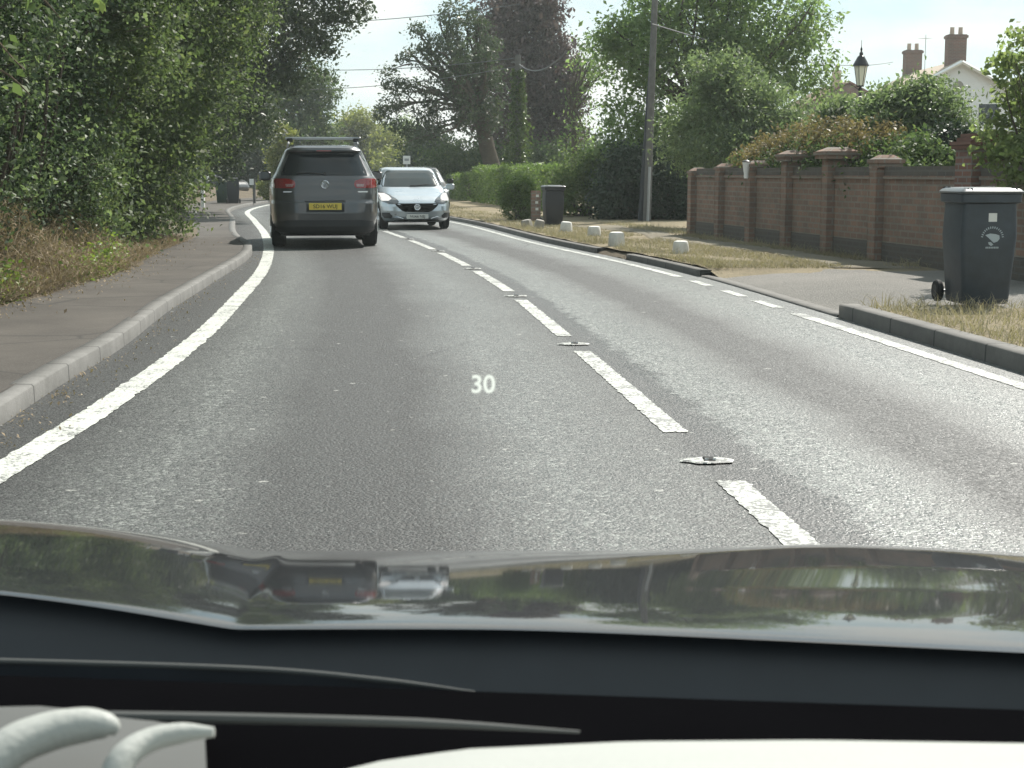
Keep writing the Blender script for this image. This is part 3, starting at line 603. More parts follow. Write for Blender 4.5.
# ------------------------------------------------------------------ wheelie bins
def bin_mesh(label, body_mat, lid_mat, loc, rz, sc=1., marks=False, group=None):
    t = thing('wheelie_bin', label, 'wheelie bin', loc, rz, group)
    W0, D0, W1, D1, HB = .45, .43, .53, .50, .98
    prof = [(.04, .97, 0), (.05, 1., 0), (.0, 0, 0)]
    def ring(w, d, z, r=.04, n=4):
        pts = []
        for sx, sy, a0 in ((1,1,0),(-1,1,90),(-1,-1,180),(1,-1,270)):
            for k in range(n+1):
                a = R(a0 + 90*k/n); pts.append((sx*(w/2-r)+r*math.cos(a), sy*(d/2-r)+r*math.sin(a), z))
        return pts
    def loft(rows, cap=True):
        m = MB(); k = len(rows[0]); vs = [p for r_ in rows for p in r_]
        fs = [(i*k+j, i*k+(j+1) % k, (i+1)*k+(j+1) % k, (i+1)*k+j) for i in range(len(rows)-1) for j in range(k)] + ([tuple(range(k-1, -1, -1)), tuple(range((len(rows)-1)*k, len(rows)*k))] if cap else [])
        return m.add(vs, fs)
    b = loft([ring(W0-.02, D0-.02, .015), ring(W0, D0, .035), ring(W0+.07, D0+.08, .62), ring(W1-.02, D1-.02, .90)]); b.build('body', body_mat, t, True)
    loft([ring(W1-.02, D1-.02, .90), ring(W1+.045, D1+.045, .915), ring(W1+.05, D1+.05, .985), ring(W1+.02, D1+.02, .99)]).build('rim', body_mat, t, True)
    ld = loft([ring(W1+.07, D1+.07, .992), ring(W1+.075, D1+.075, 1.008), ring(W1+.03, D1+.03, 1.03), ring(W1-.12, D1-.14, 1.045)]).build('lid', lid_mat, t, True)
    q = MB(); q.tube([(-W1/2-.055, -D1*.42, 1.0), (-W1/2-.06, D1*.42, 1.0)], .016, 8); 
    q.build('handle_bar', body_mat, t, True)
    for s in (-1, 1):
        q = MB(); q.box((-W1/2-.02, s*D1*.40, 1.025), (.10, .08, .045), bev=.015); q.build('hinge', lid_mat, ld)
        q = MB(); q.box((W1/2-.04, s*D1*.40, 1.026), (.12, .07, .03), bev=.012); q.build('grip', lid_mat, ld)
    q = MB(); q.tube([(-W0/2-.055, -D0/2-.06, .1), (-W0/2-.055, D0/2+.06, .1)], .012, 8); q.build('axle', M['galv'], t)
    for s in (-1, 1):
        w = MB().lathe([(.03, -.028), (.09, -.028), (.10, -.018), (.10, .018), (.09, .028), (.03, .028)], (-W0/2-.055, s*(D0/2+.045), .1), 18, 'y').build('wheel', M['rubber'], t, True)
        MB().lathe([(.03, -.03), (.055, -.031), (.055, .031), (.03, .03)], (-W0/2-.055, s*(D0/2+.045), .1), 14, 'y').build('hub', M['trim'], w)
    q = MB()
    q.box((-W0/2-.012, 0, .28), (.05, .06, .4), taper=.8); q.build('back_rib', body_mat, t)
    if marks:
        xf = lambda z: (W0 + .07*(z-.035)/.585)/2 + .0025 if z < .62 else (W0+.07 + (W1-.02-W0-.07)*(z-.62)/.28)/2 + .0025
        def flat(pts, name, mat):
            n = len(pts); m = MB(); m.add([(xf(z), x, z) for x, z in pts] + [(xf(z)-.002, x, z) for x, z in pts], [tuple(range(n)), tuple(range(2*n-1, n-1, -1))] + [(i, i+n, (i+1) % n+n, (i+1) % n) for i in range(n)]); return m.build(name, mat, t)
        flat([(-.02, .745), (.055, .745), (.055, .82), (-.02, .82)], 'sticker', M['sticker'])
        cx, cz = .02, .60
        m = MB()
        for k in range(15):                                          # worn letters on the arc
            a = R(172 - k*11.7); ps = []
            for da, rr in ((-.05, .086), (.05, .086), (.05*random.uniform(.4, 1), .104), (-.05, .104)):
                x, z = cx + rr*math.cos(a+da), cz + rr*math.sin(a+da); ps.append((xf(z), x, z))
            m.add(ps, [(0, 1, 2, 3)])
        m.build('emblem_arc', M['emblem'], t)
        flat([(cx-.065,.628),(cx-.02,.642),(cx+.03,.636),(cx+.062,.625),(cx+.066,.595),(cx+.048,.572),(cx+.015,.56),(cx-.005,.578),(cx-.03,.60)], 'emblem', M['emblem'])
        flat([(cx-.035,.566),(cx-.01,.566),(cx+.012,.545),(cx-.006,.532),(cx-.028,.545)], 'emblem', M['emblem'])
        m = MB()
        for k in range(8):
            x = cx-.056+k*.0150; m.add([(xf(.51), x, .510), (xf(.51), x+.011, .510), (xf(.525), x+.011, .525), (xf(.525), x, .525)], [(0,1,2,3)])
        m.build('emblem_lettering', M['emblem'], t)
    t.scale = (sc, sc, sc); return t
p = gp(981, 306, .1); bin_mesh('large dark grey wheelie bin with pale emblem and bright lid on the dry verge', M['bin'], M['lid'], (p.x+.03, p.y+.24, .1), R(-86), 1.0, True)
p = gp(553, 225, .1); bin_mesh('black wheelie bin standing by the brick gatepost and clipped bush', M['bin_black'], M['lid'], (p.x, p.y, .1), R(-80), .86)
p = gp(223.5, 203, .1); bin_mesh('dark green wheelie bin with white-lit lid past the end of the tall hedge', M['bin_green'], M['lid'], (p.x, p.y, .1), R(-95), .95, group='bins at the hidden drive')
p = gp(233.5, 203.5, .1); bin_mesh('black wheelie bin beside the green bin near the marker post', M['bin_black'], M['bin_black'], (p.x, p.y, .1), R(-80), .95, group='bins at the hidden drive')

# brick gatepost, stones, poles
p = gp(536, 222, .1)
gpst = thing('gatepost', 'small weathered brick gatepost with white number plaques beside the black bin', 'gatepost', (p.x, p.y+.6, .1))
k = pxm(p.y+.6); MB().box((0, 0, .36), (.24, .27, .76), bev=.012).build('post', M['brick'], gpst)
for z in (.30, .46, .62): MB().box((.03+random.uniform(-.02,.02), -.153, z), (.07, .006, .06)).build('plaque', M['sticker'], gpst)
def stone(px, pyb, wpx, hpx, label, mat, tilt=0., rough=.05):
    q = gp(px, pyb, .1); s = pxm(q.y)*.92; w, h = wpx*s, hpx*s; m = MB(); rows = []; n = 18
    for z, f in ((-.03, 1.0), (.0, 1.02), (h*.5, .96), (h*.82, .90), (h*.95, .80), (h, .55)):
        rows.append([(w/2*f*(abs(math.cos(2*PI*k/n))**.75*math.copysign(1, math.cos(2*PI*k/n)))*(1+rough*math.sin(3*k+px)), w/2*f*(abs(math.sin(2*PI*k/n))**.75*math.copysign(1, math.sin(2*PI*k/n)))*(1+rough*math.cos(2*k+px)), z) for k in range(n)])
    vs = [v for r_ in rows for v in r_]; m.add(vs, [(i*n+j, i*n+(j+1) % n, (i+1)*n+(j+1) % n, (i+1)*n+j) for i in range(len(rows)-1) for j in range(n)] + [tuple(range((len(rows)-1)*n, len(rows)*n)), tuple(range(n-1, -1, -1))])
    o = m.build('marker_stone', mat, None, True); o.location = (q.x, q.y + w/2, .1); o.rotation_euler = (tilt*.5, tilt, random.random())
    return tag(o, label, 'stone', 'painted stones along the verge')
stone(681.5, 254, 17, 14, 'white painted block nearest the driveway, alone at the end of the row', M['stone_white'])
stone(617, 246, 17, 15, 'tall white tapered block standing closest to the kerb break', M['stone_white'])
stone(594.5, 236.5, 14, 11, 'small white block between the tall tapered one and the third block from the bin', M['stone_white'])
stone(566, 232, 13, 11, 'small white block just past the black wheelie bin', M['stone_white'], .06)
stone(538.5, 229, 11, 10, 'leaning grey broken stone in front of the black bin', M['stone_grey'], .2, .12)
stone(527.5, 228, 11, 9, 'grey broken stone farthest along the row, below the gatepost', M['stone_grey'], -.15, .12)

q = gp(646.5, 221, .1); pole = thing('telegraph_pole', 'tall weathered wooden telegraph pole with pale cable guard before the dark hedge', 'telegraph pole', (q.x, q.y, .1), 0)
tp = at(656, -30, q.y) - Vector((q.x, q.y, .1))
MB().tube([(0, 0, -.3), tuple(tp*.5), tuple(tp)], [.10, .085, .07], 12).build('pole', M['wood'], pole, True)
MB().tube([(.02, -.115, 0), (tp.x*.22+.02, -.105, tp.z*.22)], .035, 8).build('cable_guard', M['galv'], pole)
q2 = gp(642, 221, .1); po2 = thing('stay_pole', 'dark creosoted pole leaning close behind the tall telegraph pole', 'pole', (q2.x, q2.y+.25, .1))
tp2 = at(652, 60, q2.y+.3) - Vector((q2.x, q2.y+.25, .1)); MB().tube([(0, 0, -.2), tuple(tp2)], [.10, .07], 10).build('pole', M['dark_wood'], po2, True)
b = gp(518, 196, .1); b = at(518, 190, 55); b.z = .1
ivp = thing('ivy_clad_pole', 'distant telegraph pole wrapped in ivy in front of the copper beech', 'telegraph pole', b)
pt = at(518, 55, 55) - b
MB().tube([(0, 0, -.2), tuple(pt)], [.14, .11], 10).build('pole', M['wood'], ivp, True)
n = 4200; zz = rng.uniform(.2, pt.z*.9, n); rr = .13 + .28*np.abs(rng.normal(size=n))*np.clip(1.1 - zz/pt.z, .1, 1); aa = rng.uniform(0, 2*PI, n)
leaf_obj('ivy', np.column_stack([rr*np.cos(aa), rr*np.sin(aa), zz]), .12, M['lf_ivy'], ivp)
MB().box((0, 0, pt.z-.25), (.5, .08, .08)).build('crossarm', M['wood'], ivp)
def cable(a, b, sag, label, r=.012):
    m = MB(); pts = [a.lerp(b, i/16) - Vector((0, 0, sag*4*(i/16)*(1-i/16))) for i in range(17)]; o = m.tube(pts, r, 5).build('overhead_cable', M['cable'], None, True); return tag(o, label, 'cable', 'overhead cables')
cable(at(250, 66, 75), at(517, 58, 55), .3, 'thin overhead cable crossing the sky gap, uppermost but one of the far wires', .014)
cable(at(250, 88, 78), at(519, 66, 55), .35, 'thin overhead cable low across the sky gap left of the oak', .014)
cable(at(250, 24, 62), at(520, 4, 55), .2, 'thin overhead cable highest across the sky between the leafy branches', .014)
cable(at(519, 64, 55), at(566, 52, 40), .35, 'short pale cable drooping from the ivy-clad pole', .02)
cable(at(652, 24, 35.6), at(893, 62, 85), .5, 'long overhead cable from the telegraph pole to the white house chimney', .016)
ms = at(254.5, 203, 60); ms.z = .1
mp = thing('marker_post', 'slim grey marker post with a white top beside the footpath end', 'post', ms); MB().box((0, 0, .45), (.10, .08, .95)).build('post', M['wood'], mp); MB().box((-.09, -.05, .82), (.17, .02, .24)).build('plate', M['white_paint'], mp)
ms = at(203, 206, 52); ms.z = .1
wp = thing('mailbox_post', 'white painted post box on a pale post at the far hedge end', 'post box', ms); MB().box((0, 0, .45), (.12, .12, .9)).build('post', M['stone_white'], wp); bx_ = MB().box((.03, 0, 1.0), (.36, .26, .17), bev=.02).build('box', M['white_paint'], wp)

# road sign behind the silver car
sgp = at(407, 185, 62); sgp.z = .1; sgn = thing('road_sign', 'small white road sign with a grey symbol above the silver car roof', 'road sign', sgp)
zt = at(407, 160, 62).z - .1; MB().tube([(0, 0, -.1), (0, 0, zt+.1)], .035, 8).build('post', M['galv'], sgn)
MB().box((0, -.045, zt), (.30, .012, .34), bev=.003).build('sign_face', M['white_paint'], sgn); MB().box((0, -.054, zt+.01), (.18, .004, .1)).build('symbol', M['galv'], sgn)

# ------------------------------------------------------------------ cars
class Car:
    def __init__(s, st, n=8., N=96):
        s.st = np.array(st, float); s.n = n; s.N = N
    def par(s, z): return [float(np.interp(z, s.st[:, 0], s.st[:, k])) for k in (1, 2, 3)]
    def near(s, x, z):
        a, b, w = s.par(z); u = min(abs(x)/w, .9999); m, h = (a+b)/2, (b-a)/2; return m - h*(1-u**s.n)**(1/s.n)
    def side(s, y, z):
        a, b, w = s.par(z); m, h = (a+b)/2, (b-a)/2; u = min(abs(y-m)/h, .9999); return w*(1-u**s.n)**(1/s.n)
    def body(s, name, mat, parent, z0, z1, grow=0., rows=70, arches=(), wr=.36, ww=.3):
        m = MB(); zs = np.linspace(z0, z1, rows); vs = []
        for z in zs:
            a, b, w = s.par(z); w += grow; a -= grow; b += grow; c, h = (a+b)/2, (b-a)/2
            for k in range(s.N):
                t = 2*PI*(k+.5)/s.N; co, si = math.cos(t), math.sin(t)
                # even spacing round a squarish ring
                q = max(abs(co), abs(si)); cx, cy = co/q, si/q; L = (abs(cx)**s.n + abs(cy)**s.n)**(1/s.n); vs.append((w*cx/L, c + h*cy/L, z))
        N = s.N; fs = [(i*N+k, i*N+(k+1) % N, (i+1)*N+(k+1) % N, (i+1)*N+k) for i in range(rows-1) for k in range(N)] + [tuple(range(N-1, -1, -1)), tuple(range((rows-1)*N, rows*N))]
        m.add(vs, fs); o = m.build(name, mat, parent, True)
        if arches:
            cut = MB()
            for y in arches:
                for sx in (-1, 1): cut.lathe([(wr, -ww), (wr, ww)], (sx*.92, y, .33), 28, 'x')
            co = cut.build('cutter', mat); md = o.modifiers.new('b', 'BOOLEAN'); md.operation = 'DIFFERENCE'; md.object = co; md.solver = 'EXACT'
            co.parent = parent
            bpy.context.view_layer.update(); dg = bpy.context.evaluated_depsgraph_get(); me = bpy.data.meshes.new_from_object(o.evaluated_get(dg)); o.modifiers.clear(); old = o.data; o.data = me; bpy.data.meshes.remove(old); me.name = name
            bpy.data.objects.remove(co); me.polygons.foreach_set('use_smooth', np.ones(len(me.polygons), bool)); me.set_sharp_from_angle(angle=R(35))
        return o
    def patch(s, name, rows, mat, parent, off=.006, nx=12, sub=6):
        """rows: (z, xl, xr) on the end that faces -y."""
        zz = [r_[0] for r_ in rows]; P = []
        for z in np.linspace(zz[0], zz[-1], sub*(len(rows)-1)+1):
            xl, xr = np.interp(z, zz, [r_[1] for r_ in rows]), np.interp(z, zz, [r_[2] for r_ in rows])
            P.append([(x, s.near(x, z) - off, z) for x in np.linspace(xl, xr, nx)])
        m = MB().grid(P); r_, c_ = len(P), nx; B = len(m.v); m.v += [(x, y+off+.012, z) for x, y, z in m.v]
        ring = [j for j in range(c_)] + [i*c_+c_-1 for i in range(1, r_)] + [(r_-1)*c_+j for j in range(c_-2, -1, -1)] + [i*c_ for i in range(r_-2, 0, -1)]
        for i in range(len(ring)): a, b = ring[i], ring[(i+1) % len(ring)]; m.f.append((a, b, b+B, a+B))
        return m.build(name, mat, parent, True)
    def side_patch(s, name, rows, sx, mat, parent, off=.005, ny=12, sub=5):
        """rows: (z, y0, y1) on one flank."""
        zz = [r_[0] for r_ in rows]; P = []
        for z in np.linspace(zz[0], zz[-1], sub*(len(rows)-1)+1):
            a, b = np.interp(z, zz, [r_[1] for r_ in rows]), np.interp(z, zz, [r_[2] for r_ in rows])
            P.append([(sx*(s.side(y, z)+off), y, z) for y in np.linspace(a, b, ny)])
        return MB().grid(P).build(name, mat, parent, True)
def wheel(parent, x, y, r=.335, w=.22):
    t = MB().lathe([(r*.62, -w/2), (r*.92, -w/2), (r, -w/2+.035), (r, w/2-.035), (r*.92, w/2), (r*.62, w/2)], (x, y, r), 28, 'x').build('wheel', M['rubber'], parent, True)
    sx = 1 if x > 0 else -1; q = MB(); q.lathe([(r*.64, -.012), (r*.64, .012)], (x + sx*(w/2-.04), y, r), 24, 'x')
    for k in range(5):
        a = 2*PI*k/5; q.tube([(x+sx*(w/2-.02), y, r), (x+sx*(w/2-.005), y+r*.6*math.cos(a), r+r*.6*math.sin(a))], [.05, .035], 6)
    q.build('rim', M['alloy'], t); return t
# --- grey SUV ahead, seen from behind
TS = [(.20,.20,4.25,.78),(.27,.06,4.33,.85),(.36,.01,4.40,.885),(.52,0,4.43,.90),(.69,.02,4.43,.908),(.715,.055,4.42,.908),(.80,.06,4.40,.91),(.92,.075,4.30,.908),(.98,.08,4.1,.903),(1.02,.09,3.75,.897),(1.08,.10,3.30,.885),(1.13,.125,3.15,.85),(1.18,.165,3.08,.82),(1.35,.31,2.75,.742),(1.50,.43,2.42,.675),(1.56,.40,2.28,.642),(1.60,.43,2.15,.60),(1.635,.56,1.95,.53),(1.655,.9,1.7,.40)]
tg = Car(TS, 6.5)
yw = 25.6; xw = float(at(326, 244, yw).x)
suv = thing('grey_car', 'dark grey SUV seen from behind with silver roof bars and yellow number plate', 'car', (xw, yw, .0), R(8.5))
tg.body('body', M['tig'], suv, .20, 1.655, arches=(.95, 3.55), wr=.37)
sm = thing  # alias unused
tg.patch('rear_bumper_trim', [(.215,-.70,.70),(.30,-.82,.82),(.44,-.80,.80),(.47,-.60,.60)], M['trim'], suv, .012, 20)
rw = tg.patch('rear_window', [(1.14,-.775,.775),(1.20,-.77,.77),(1.36,-.69,.69),(1.49,-.61,.61),(1.525,-.56,.56)], M['glass'], suv, .006, 18)
tg.patch('spoiler', [(1.535,-.60,.60),(1.575,-.60,.60),(1.60,-.57,.57)], M['tig'], suv, .05, 14, 3)
q = MB(); q.box((0, tg.near(0,1.545)-.052, 1.548), (.24, .012, .016)); q.build('brake_light', M['tail'], suv)
q = MB(); a_ = tg.near(0, 1.17)-.02; q.tube([(-.02, a_, 1.165), (-.25, tg.near(-.25, 1.19)-.02, 1.185), (-.45, tg.near(-.45, 1.175)-.018, 1.18)], .011, 6); q.lathe([(.03, -.015), (.03, .02)], (0, a_, 1.165), 10, 'y'); q.build('rear_wiper', M['trim'], suv)
for s in (-1, 1):
    rows = [(.93,.51,.80),(.955,.485,.885),(1.0,.475,.89),(1.05,.49,.875),(1.085,.58,.86)]
    tl = tg.patch('tail_light', [(z, s*a, s*b) for z, a, b in rows], M['tail'], suv, .010, 14)
    tg.patch('lamp_insert', [(.955, s*.52, s*.63), (1.0, s*.51, s*.64)], M['tail_clear'], tl, .014, 5, 3)
    tg.side_patch('tail_light_wrap', [(.95,.10,.22),(1.0,.10,.28),(1.05,.12,.30),(1.09,.13,.26)], s, M['tail'], tl, .006, 6)
    tg.side_patch('side_window', [(1.16,.75,2.75),(1.3,.78,2.55),(1.46,.88,2.25)], s, M['glass'], suv)
    q = MB(); q.box((s*1.0, 2.85, 1.13), (.22, .10, .17), bev=.03); q.tube([(s*.85, 2.85, 1.08), (s*.95, 2.85, 1.10)], .03, 6); q.build('door_mirror', M['tig'], suv, True)
    q = MB(); q.tube([(s*.575, .62, 1.66), (s*.57, .75, 1.695), (s*.57, 1.9, 1.71), (s*.60, 2.1, 1.62)], .016, 6); q.box((s*.58, 1.3, 1.665), (.03, .06, .07)); q.build('roof_rail', M['galv'], suv, True)
    q = MB(); q.box((s*.55, .86, 1.735), (.10, .09, .06), bev=.015); q.build('bar_foot', M['trim'], suv)
for yy in (.86, 1.75): MB().box((0, yy, 1.775), (1.26, .07, .026), bev=.008).build('roof_bar', M['alloy'], suv)
MB().tube([(.50, .75, 1.66), (.66, .70, 1.74), (.84, .62, 1.83)], [.008, .006, .004], 6).build('aerial', M['alloy'], suv)
# number plate in its recess
rc = tg.patch('plate_recess', [(.535,-.31,.31),(.72,-.31,.31)], M['trim'], suv, .004, 6, 3)
pl = MB().box((0, -.008, .63), (.53, .012, .115), bev=.003).build('number_plate', M['plate_y'], suv)
text_mesh('lettering', 'SD16 WUJ', .088, M['ink'], pl, (0, -.0155, .628))
q = MB(); q.box((0, -.006, .715), (.66, .05, .035), bev=.012); q.build('tailgate_strip', M['tig'], suv)
e = MB(); yb = tg.near(0, .99)-.012
ring_ = [(.062*math.cos(2*PI*k/28), yb, .99+.062*math.sin(2*PI*k/28)) for k in range(29)]; e.tube(ring_, .008, 6, False)
for ln in ([(-.045,.99+.032),(-.012,.99-.0),(.0,.99+.02),(.012,.99),(.045,.99+.032)], [(-.05,.99+.005),(-.022,.99-.048),(0,.99-.008),(.022,.99-.048),(.05,.99+.005)]): e.tube([(x, yb-.002, z) for x, z in ln], .007, 5)
bd = MB().lathe([(.06, .006), (.06, .0)], (0, yb+.004, .99), 24, 'y').build('badge_disc', M['galv'], suv); e.build('badge', M['chrome'], bd)
q = MB(); q.box((.60, tg.near(.6,.855)-.006, .87), (.19, .006, .022)); q.build('model_lettering', M['chrome'], suv)
q = MB(); q.box((-.60, tg.near(.6,.855)-.006, .87), (.15, .006, .018)); q.build('model_lettering', M['chrome'], suv)
MB().box((0, 2.2, .27), (1.45, 3.9, .14)).build('underbody', M['trim'], suv)
for x in (-.76, .76):
    wheel(suv, x, .95, .345, .235); wheel(suv, x, 3.55, .345, .235)
for ch in list(suv.children):
    if ch.name.split('.')[0] not in ('wheel', 'underbody', 'exhaust', 'rear_bumper_trim'): ch.location.z += .065
suv.scale = (1.04, 1.04, 1.02)
# --- silver hatchback, coming towards us
CS = [(.17,.22,3.9,.76),(.22,.10,3.95,.82),(.30,.03,3.99,.85),(.44,0,4.02,.865),(.56,.03,4.02,.87),(.64,.09,4.02,.87),(.70,.16,4.0,.87),(.76,.30,4.0,.868),(.82,.50,3.98,.862),(.88,.74,3.97,.855),(.94,.97,3.95,.84),(.985,1.13,3.93,.82),(1.03,1.20,3.9,.80),(1.2,1.47,3.8,.735),(1.34,1.74,3.66,.675),(1.42,1.95,3.5,.625),(1.455,2.12,3.38,.58),(1.478,2.45,3.1,.47)]
cs = Car(CS, 5.5)
yw = 34.0; xw = float(at(417.5, 229, yw).x)
hb_ = thing('silver_car', 'silver hatchback approaching in the oncoming lane beside the dark SUV', 'car', (xw, yw, 0), R(10)); hb_.scale = (.955, .955, .955)
cs.body('body', M['corsa'], hb_, .17, 1.478, arches=(.80, 3.30), wr=.335, rows=80)
cs.patch('windscreen', [(1.0,-.71,.71),(1.05,-.72,.72),(1.2,-.675,.675),(1.33,-.60,.60),(1.40,-.53,.53)], M['glass_grey'], hb_, .008, 18)
gr_ = cs.patch('grille', [(.42,-.28,.28),(.45,-.36,.36),(.56,-.485,.485),(.62,-.52,.52)], M['dash_black'], hb_, .010, 16)
q = MB(); q.tube([(x, cs.near(x, .595+.012)-.016, .595 - .055*(1-abs(x)/.46)**.8) for x in np.linspace(-.46, .46, 21)], .011, 6); q.build('grille_bar', M['chrome'], gr_)
yb = cs.near(0, .53)-.03; q = MB(); q.tube([(.065*math.cos(2*PI*k/24), yb, .53+.065*math.sin(2*PI*k/24)) for k in range(25)], .011, 6, False)
bd = MB().lathe([(.062, .008), (.062, 0)], (0, yb+.002, .53), 20, 'y').build('badge_disc', M['galv'], gr_); q.build('badge', M['chrome'], gr_)
q = MB(); q.tube([(-.035, yb-.006, .515), (-.01, yb-.006, .55), (.02, yb-.006, .53), (.035, yb-.006, .555)], .010, 6); q.build('badge_emblem', M['chrome'], gr_)
for s in (-1, 1):
    hl = cs.patch('headlight', [(z, s*a, s*b) for z, a, b in [(.61,.47,.66),(.66,.42,.80),(.72,.46,.85),(.78,.55,.855),(.85,.66,.85),(.89,.76,.845)]], M['head_dark'], hb_, .010, 12)
    cs.patch('lamp_insert', [(z, s*a, s*b) for z, a, b in [(.68,.66,.80),(.73,.58,.83),(.80,.62,.835),(.86,.71,.83)]], M['head_glow'], hl, .015, 8, 4)
    cs.patch('fog_lamp_recess', [(z, s*a, s*b) for z, a, b in [(.27,.60,.75),(.33,.58,.80),(.40,.66,.80)]], M['trim'], hb_, .008, 8)
    q = MB(); q.tube([(s*.33, cs.near(.33,.255)-.012, .262), (s*.46, cs.near(.46,.29)-.012, .30), (s*.60, cs.near(.60,.27)-.012, .285)], .014, 6); q.build('chrome_lip', M['chrome'], hb_)
    cs.side_patch('side_window', [(1.04,1.45,3.3),(1.2,1.68,3.25),(1.36,2.0,3.05)], s, M['glass'], hb_)
    q = MB(); q.box((s*.97, 1.42, 1.0), (.21, .10, .15), bev=.03); q.tube([(s*.8, 1.42, .96), (s*.92, 1.42, .98)], .025, 6); q.build('door_mirror', M['corsa'] if s > 0 else M['trim'], hb_, True)
    q = MB(); q.tube([(s*.05, cs.near(.05, 1.02)-.02, 1.025), (s*.05+.3, cs.near(.35, 1.05)-.022, 1.05), (s*.05+.55, cs.near(.6, 1.04)-.02, 1.04)], .010, 5); q.build('wiper', M['trim'], hb_)
cs.patch('lower_intake', [(.205,-.55,.55),(.24,-.50,.50)], M['trim'], hb_, .006, 10, 2)
pl = MB().box((0, -.028, .315), (.52, .012, .11), bev=.003).build('number_plate', M['plate_w'], hb_); text_mesh('lettering', 'NU66 NEJ', .085, M['ink'], pl, (0, -.0355, .313))
MB().box((0, 2.05, .25), (1.35, 3.5, .13)).build('underbody', M['trim'], hb_)
for x in (-.735, .735): wheel(hb_, x, .80, .305, .20); wheel(hb_, x, 3.30, .305, .20)
# --- dark van further back
p = at(427, 200, 50); pk = Car([(z, a, b_, w) for z, a, b_, w in CS], 6.); van = thing('black_car', 'black car almost hidden behind the silver hatchback', 'car', (p.x, 50, 0), R(10))
pk.body('body', M['van'], van, .17, 1.478, arches=(.80, 3.30), rows=50, wr=.335); pk.patch('windscreen', [(1.0,-.71,.71),(1.2,-.675,.675),(1.40,-.53,.53)], M['glass_grey'], van, .008, 12)
for s in (-1, 1):
    pk.patch('headlight', [(z, s*a, s*b_) for z, a, b_ in [(.62,.50,.66),(.72,.50,.845),(.84,.69,.845)]], M['head'], van, .01, 8); wheel(van, s*.735, .8, .305, .2); wheel(van, s*.735, 3.3, .305, .2)
    q = MB(); q.box((s*.97, 1.42, 1.0), (.21, .10, .15), bev=.03); q.tube([(s*.8, 1.42, .96), (s*.92, 1.42, .98)], .025, 6); q.build('door_mirror', M['trim'], van, True)
# --- parked car behind the bins
p = at(239, 200, 76); pk = Car([(z, a*1.02, b, w) for z, a, b, w in CS], 6.); pc = thing('parked_car', 'dark parked car mostly hidden behind the two bins at the far hedge end', 'car', (p.x, 77.5, .1), R(68))
pk.body('body', M['van'], pc, .17, 1.478, arches=(.80, 3.30), rows=50, wr=.335); pk.patch('windscreen', [(1.0,-.71,.71),(1.2,-.675,.675),(1.40,-.53,.53)], M['glass'], pc, .008, 12)
for s in (-1, 1):
    pk.patch('headlight', [(z, s*a, s*b) for z, a, b in [(.62,.50,.66),(.72,.50,.845),(.84,.69,.845)]], M['head'], pc, .01, 8); pk.side_patch('side_window', [(1.04,1.45,3.3),(1.2,1.68,3.25),(1.36,2.0,3.05)], s, M['glass'], pc); wheel(pc, s*.735, .8, .305, .2); wheel(pc, s*.735, 3.3, .305, .2)

# ------------------------------------------------------------------ the car the picture is taken from
own = thing('dark_car', 'dark glossy car the view is taken from, its bonnet and pale dashboard along the bottom', 'car', (-.4, 0, 0))
ox = -.4
ys = np.concatenate([np.linspace(1.05, 1.12, 16), np.linspace(1.13, 1.48, 40), np.linspace(1.49, 1.95, 34)])
sl_y = [1.05, 1.056, 1.07, 1.11, 1.16, 1.42, 1.47, 1.52, 1.58, 1.68, 1.80, 1.90, 1.95]; sl_s = [-8, 1., 4.0, 6.2, 7.65, 8.35, 8.7, 11., 16., 30., 45, 62, 70]
zc = [0.]
for i in range(1, len(ys)): zc.append(zc[-1] - math.tan(R(np.interp((ys[i]+ys[i-1])/2, sl_y, sl_s)))*(ys[i]-ys[i-1]))
zc = np.array(zc) + .9425
def sstep(a, b, t): t = np.clip((t-a)/(b-a), 0, 1); return t*t*(3-2*t)
xsn = np.unique(np.concatenate([np.linspace(-1.32, .53, 130), np.linspace(-.32, -.16, 50)]))
P = []
for j, y in enumerate(ys):
    row = []
    for x in xsn:
        e = (-.207 - .075*(y-1.12)) - x                              # distance to the left of the crease
        rise = .5*(e + math.sqrt(e*e + .006**2)); dome = .19*.24*math.tanh(rise/.24)
        dome -= .11*max(0., y-1.33)**2*float(sstep(0, .03, e))
        far = max(0, abs(x-ox)-.82); crown = -.25*far**2
        side = .007*math.exp(-((x-.33)/.13)**2)*min(1, max(0, (y-1.25)/.25))
        row.append((x-ox, y - (-.028*x + .0975*(x+math.sqrt(x*x+.0064)-.08))*max(0., 1 - (y-1.05)/.3), zc[j] + dome + crown + side))
    P.append(row)
skirt = [[(r_[0][0]-.03, r_[0][1], r_[0][2]-.4), (r_[0][0]-.022, r_[0][1], r_[0][2]-.03)] + r_ + [(r_[-1][0]+.022, r_[-1][1], r_[-1][2]-.03), (r_[-1][0]+.03, r_[-1][1], r_[-1][2]-.4)] for r_ in P]
skirt.append([(x, y+.02, z-.45) for x, y, z in skirt[-1]])
bon = MB().grid(skirt).build('bonnet', M['own'], own, True, fix=False)
# make sure it faces up
if bon.data.polygons[len(bon.data.polygons)//3].normal.z < 0: bon.data.flip_normals()
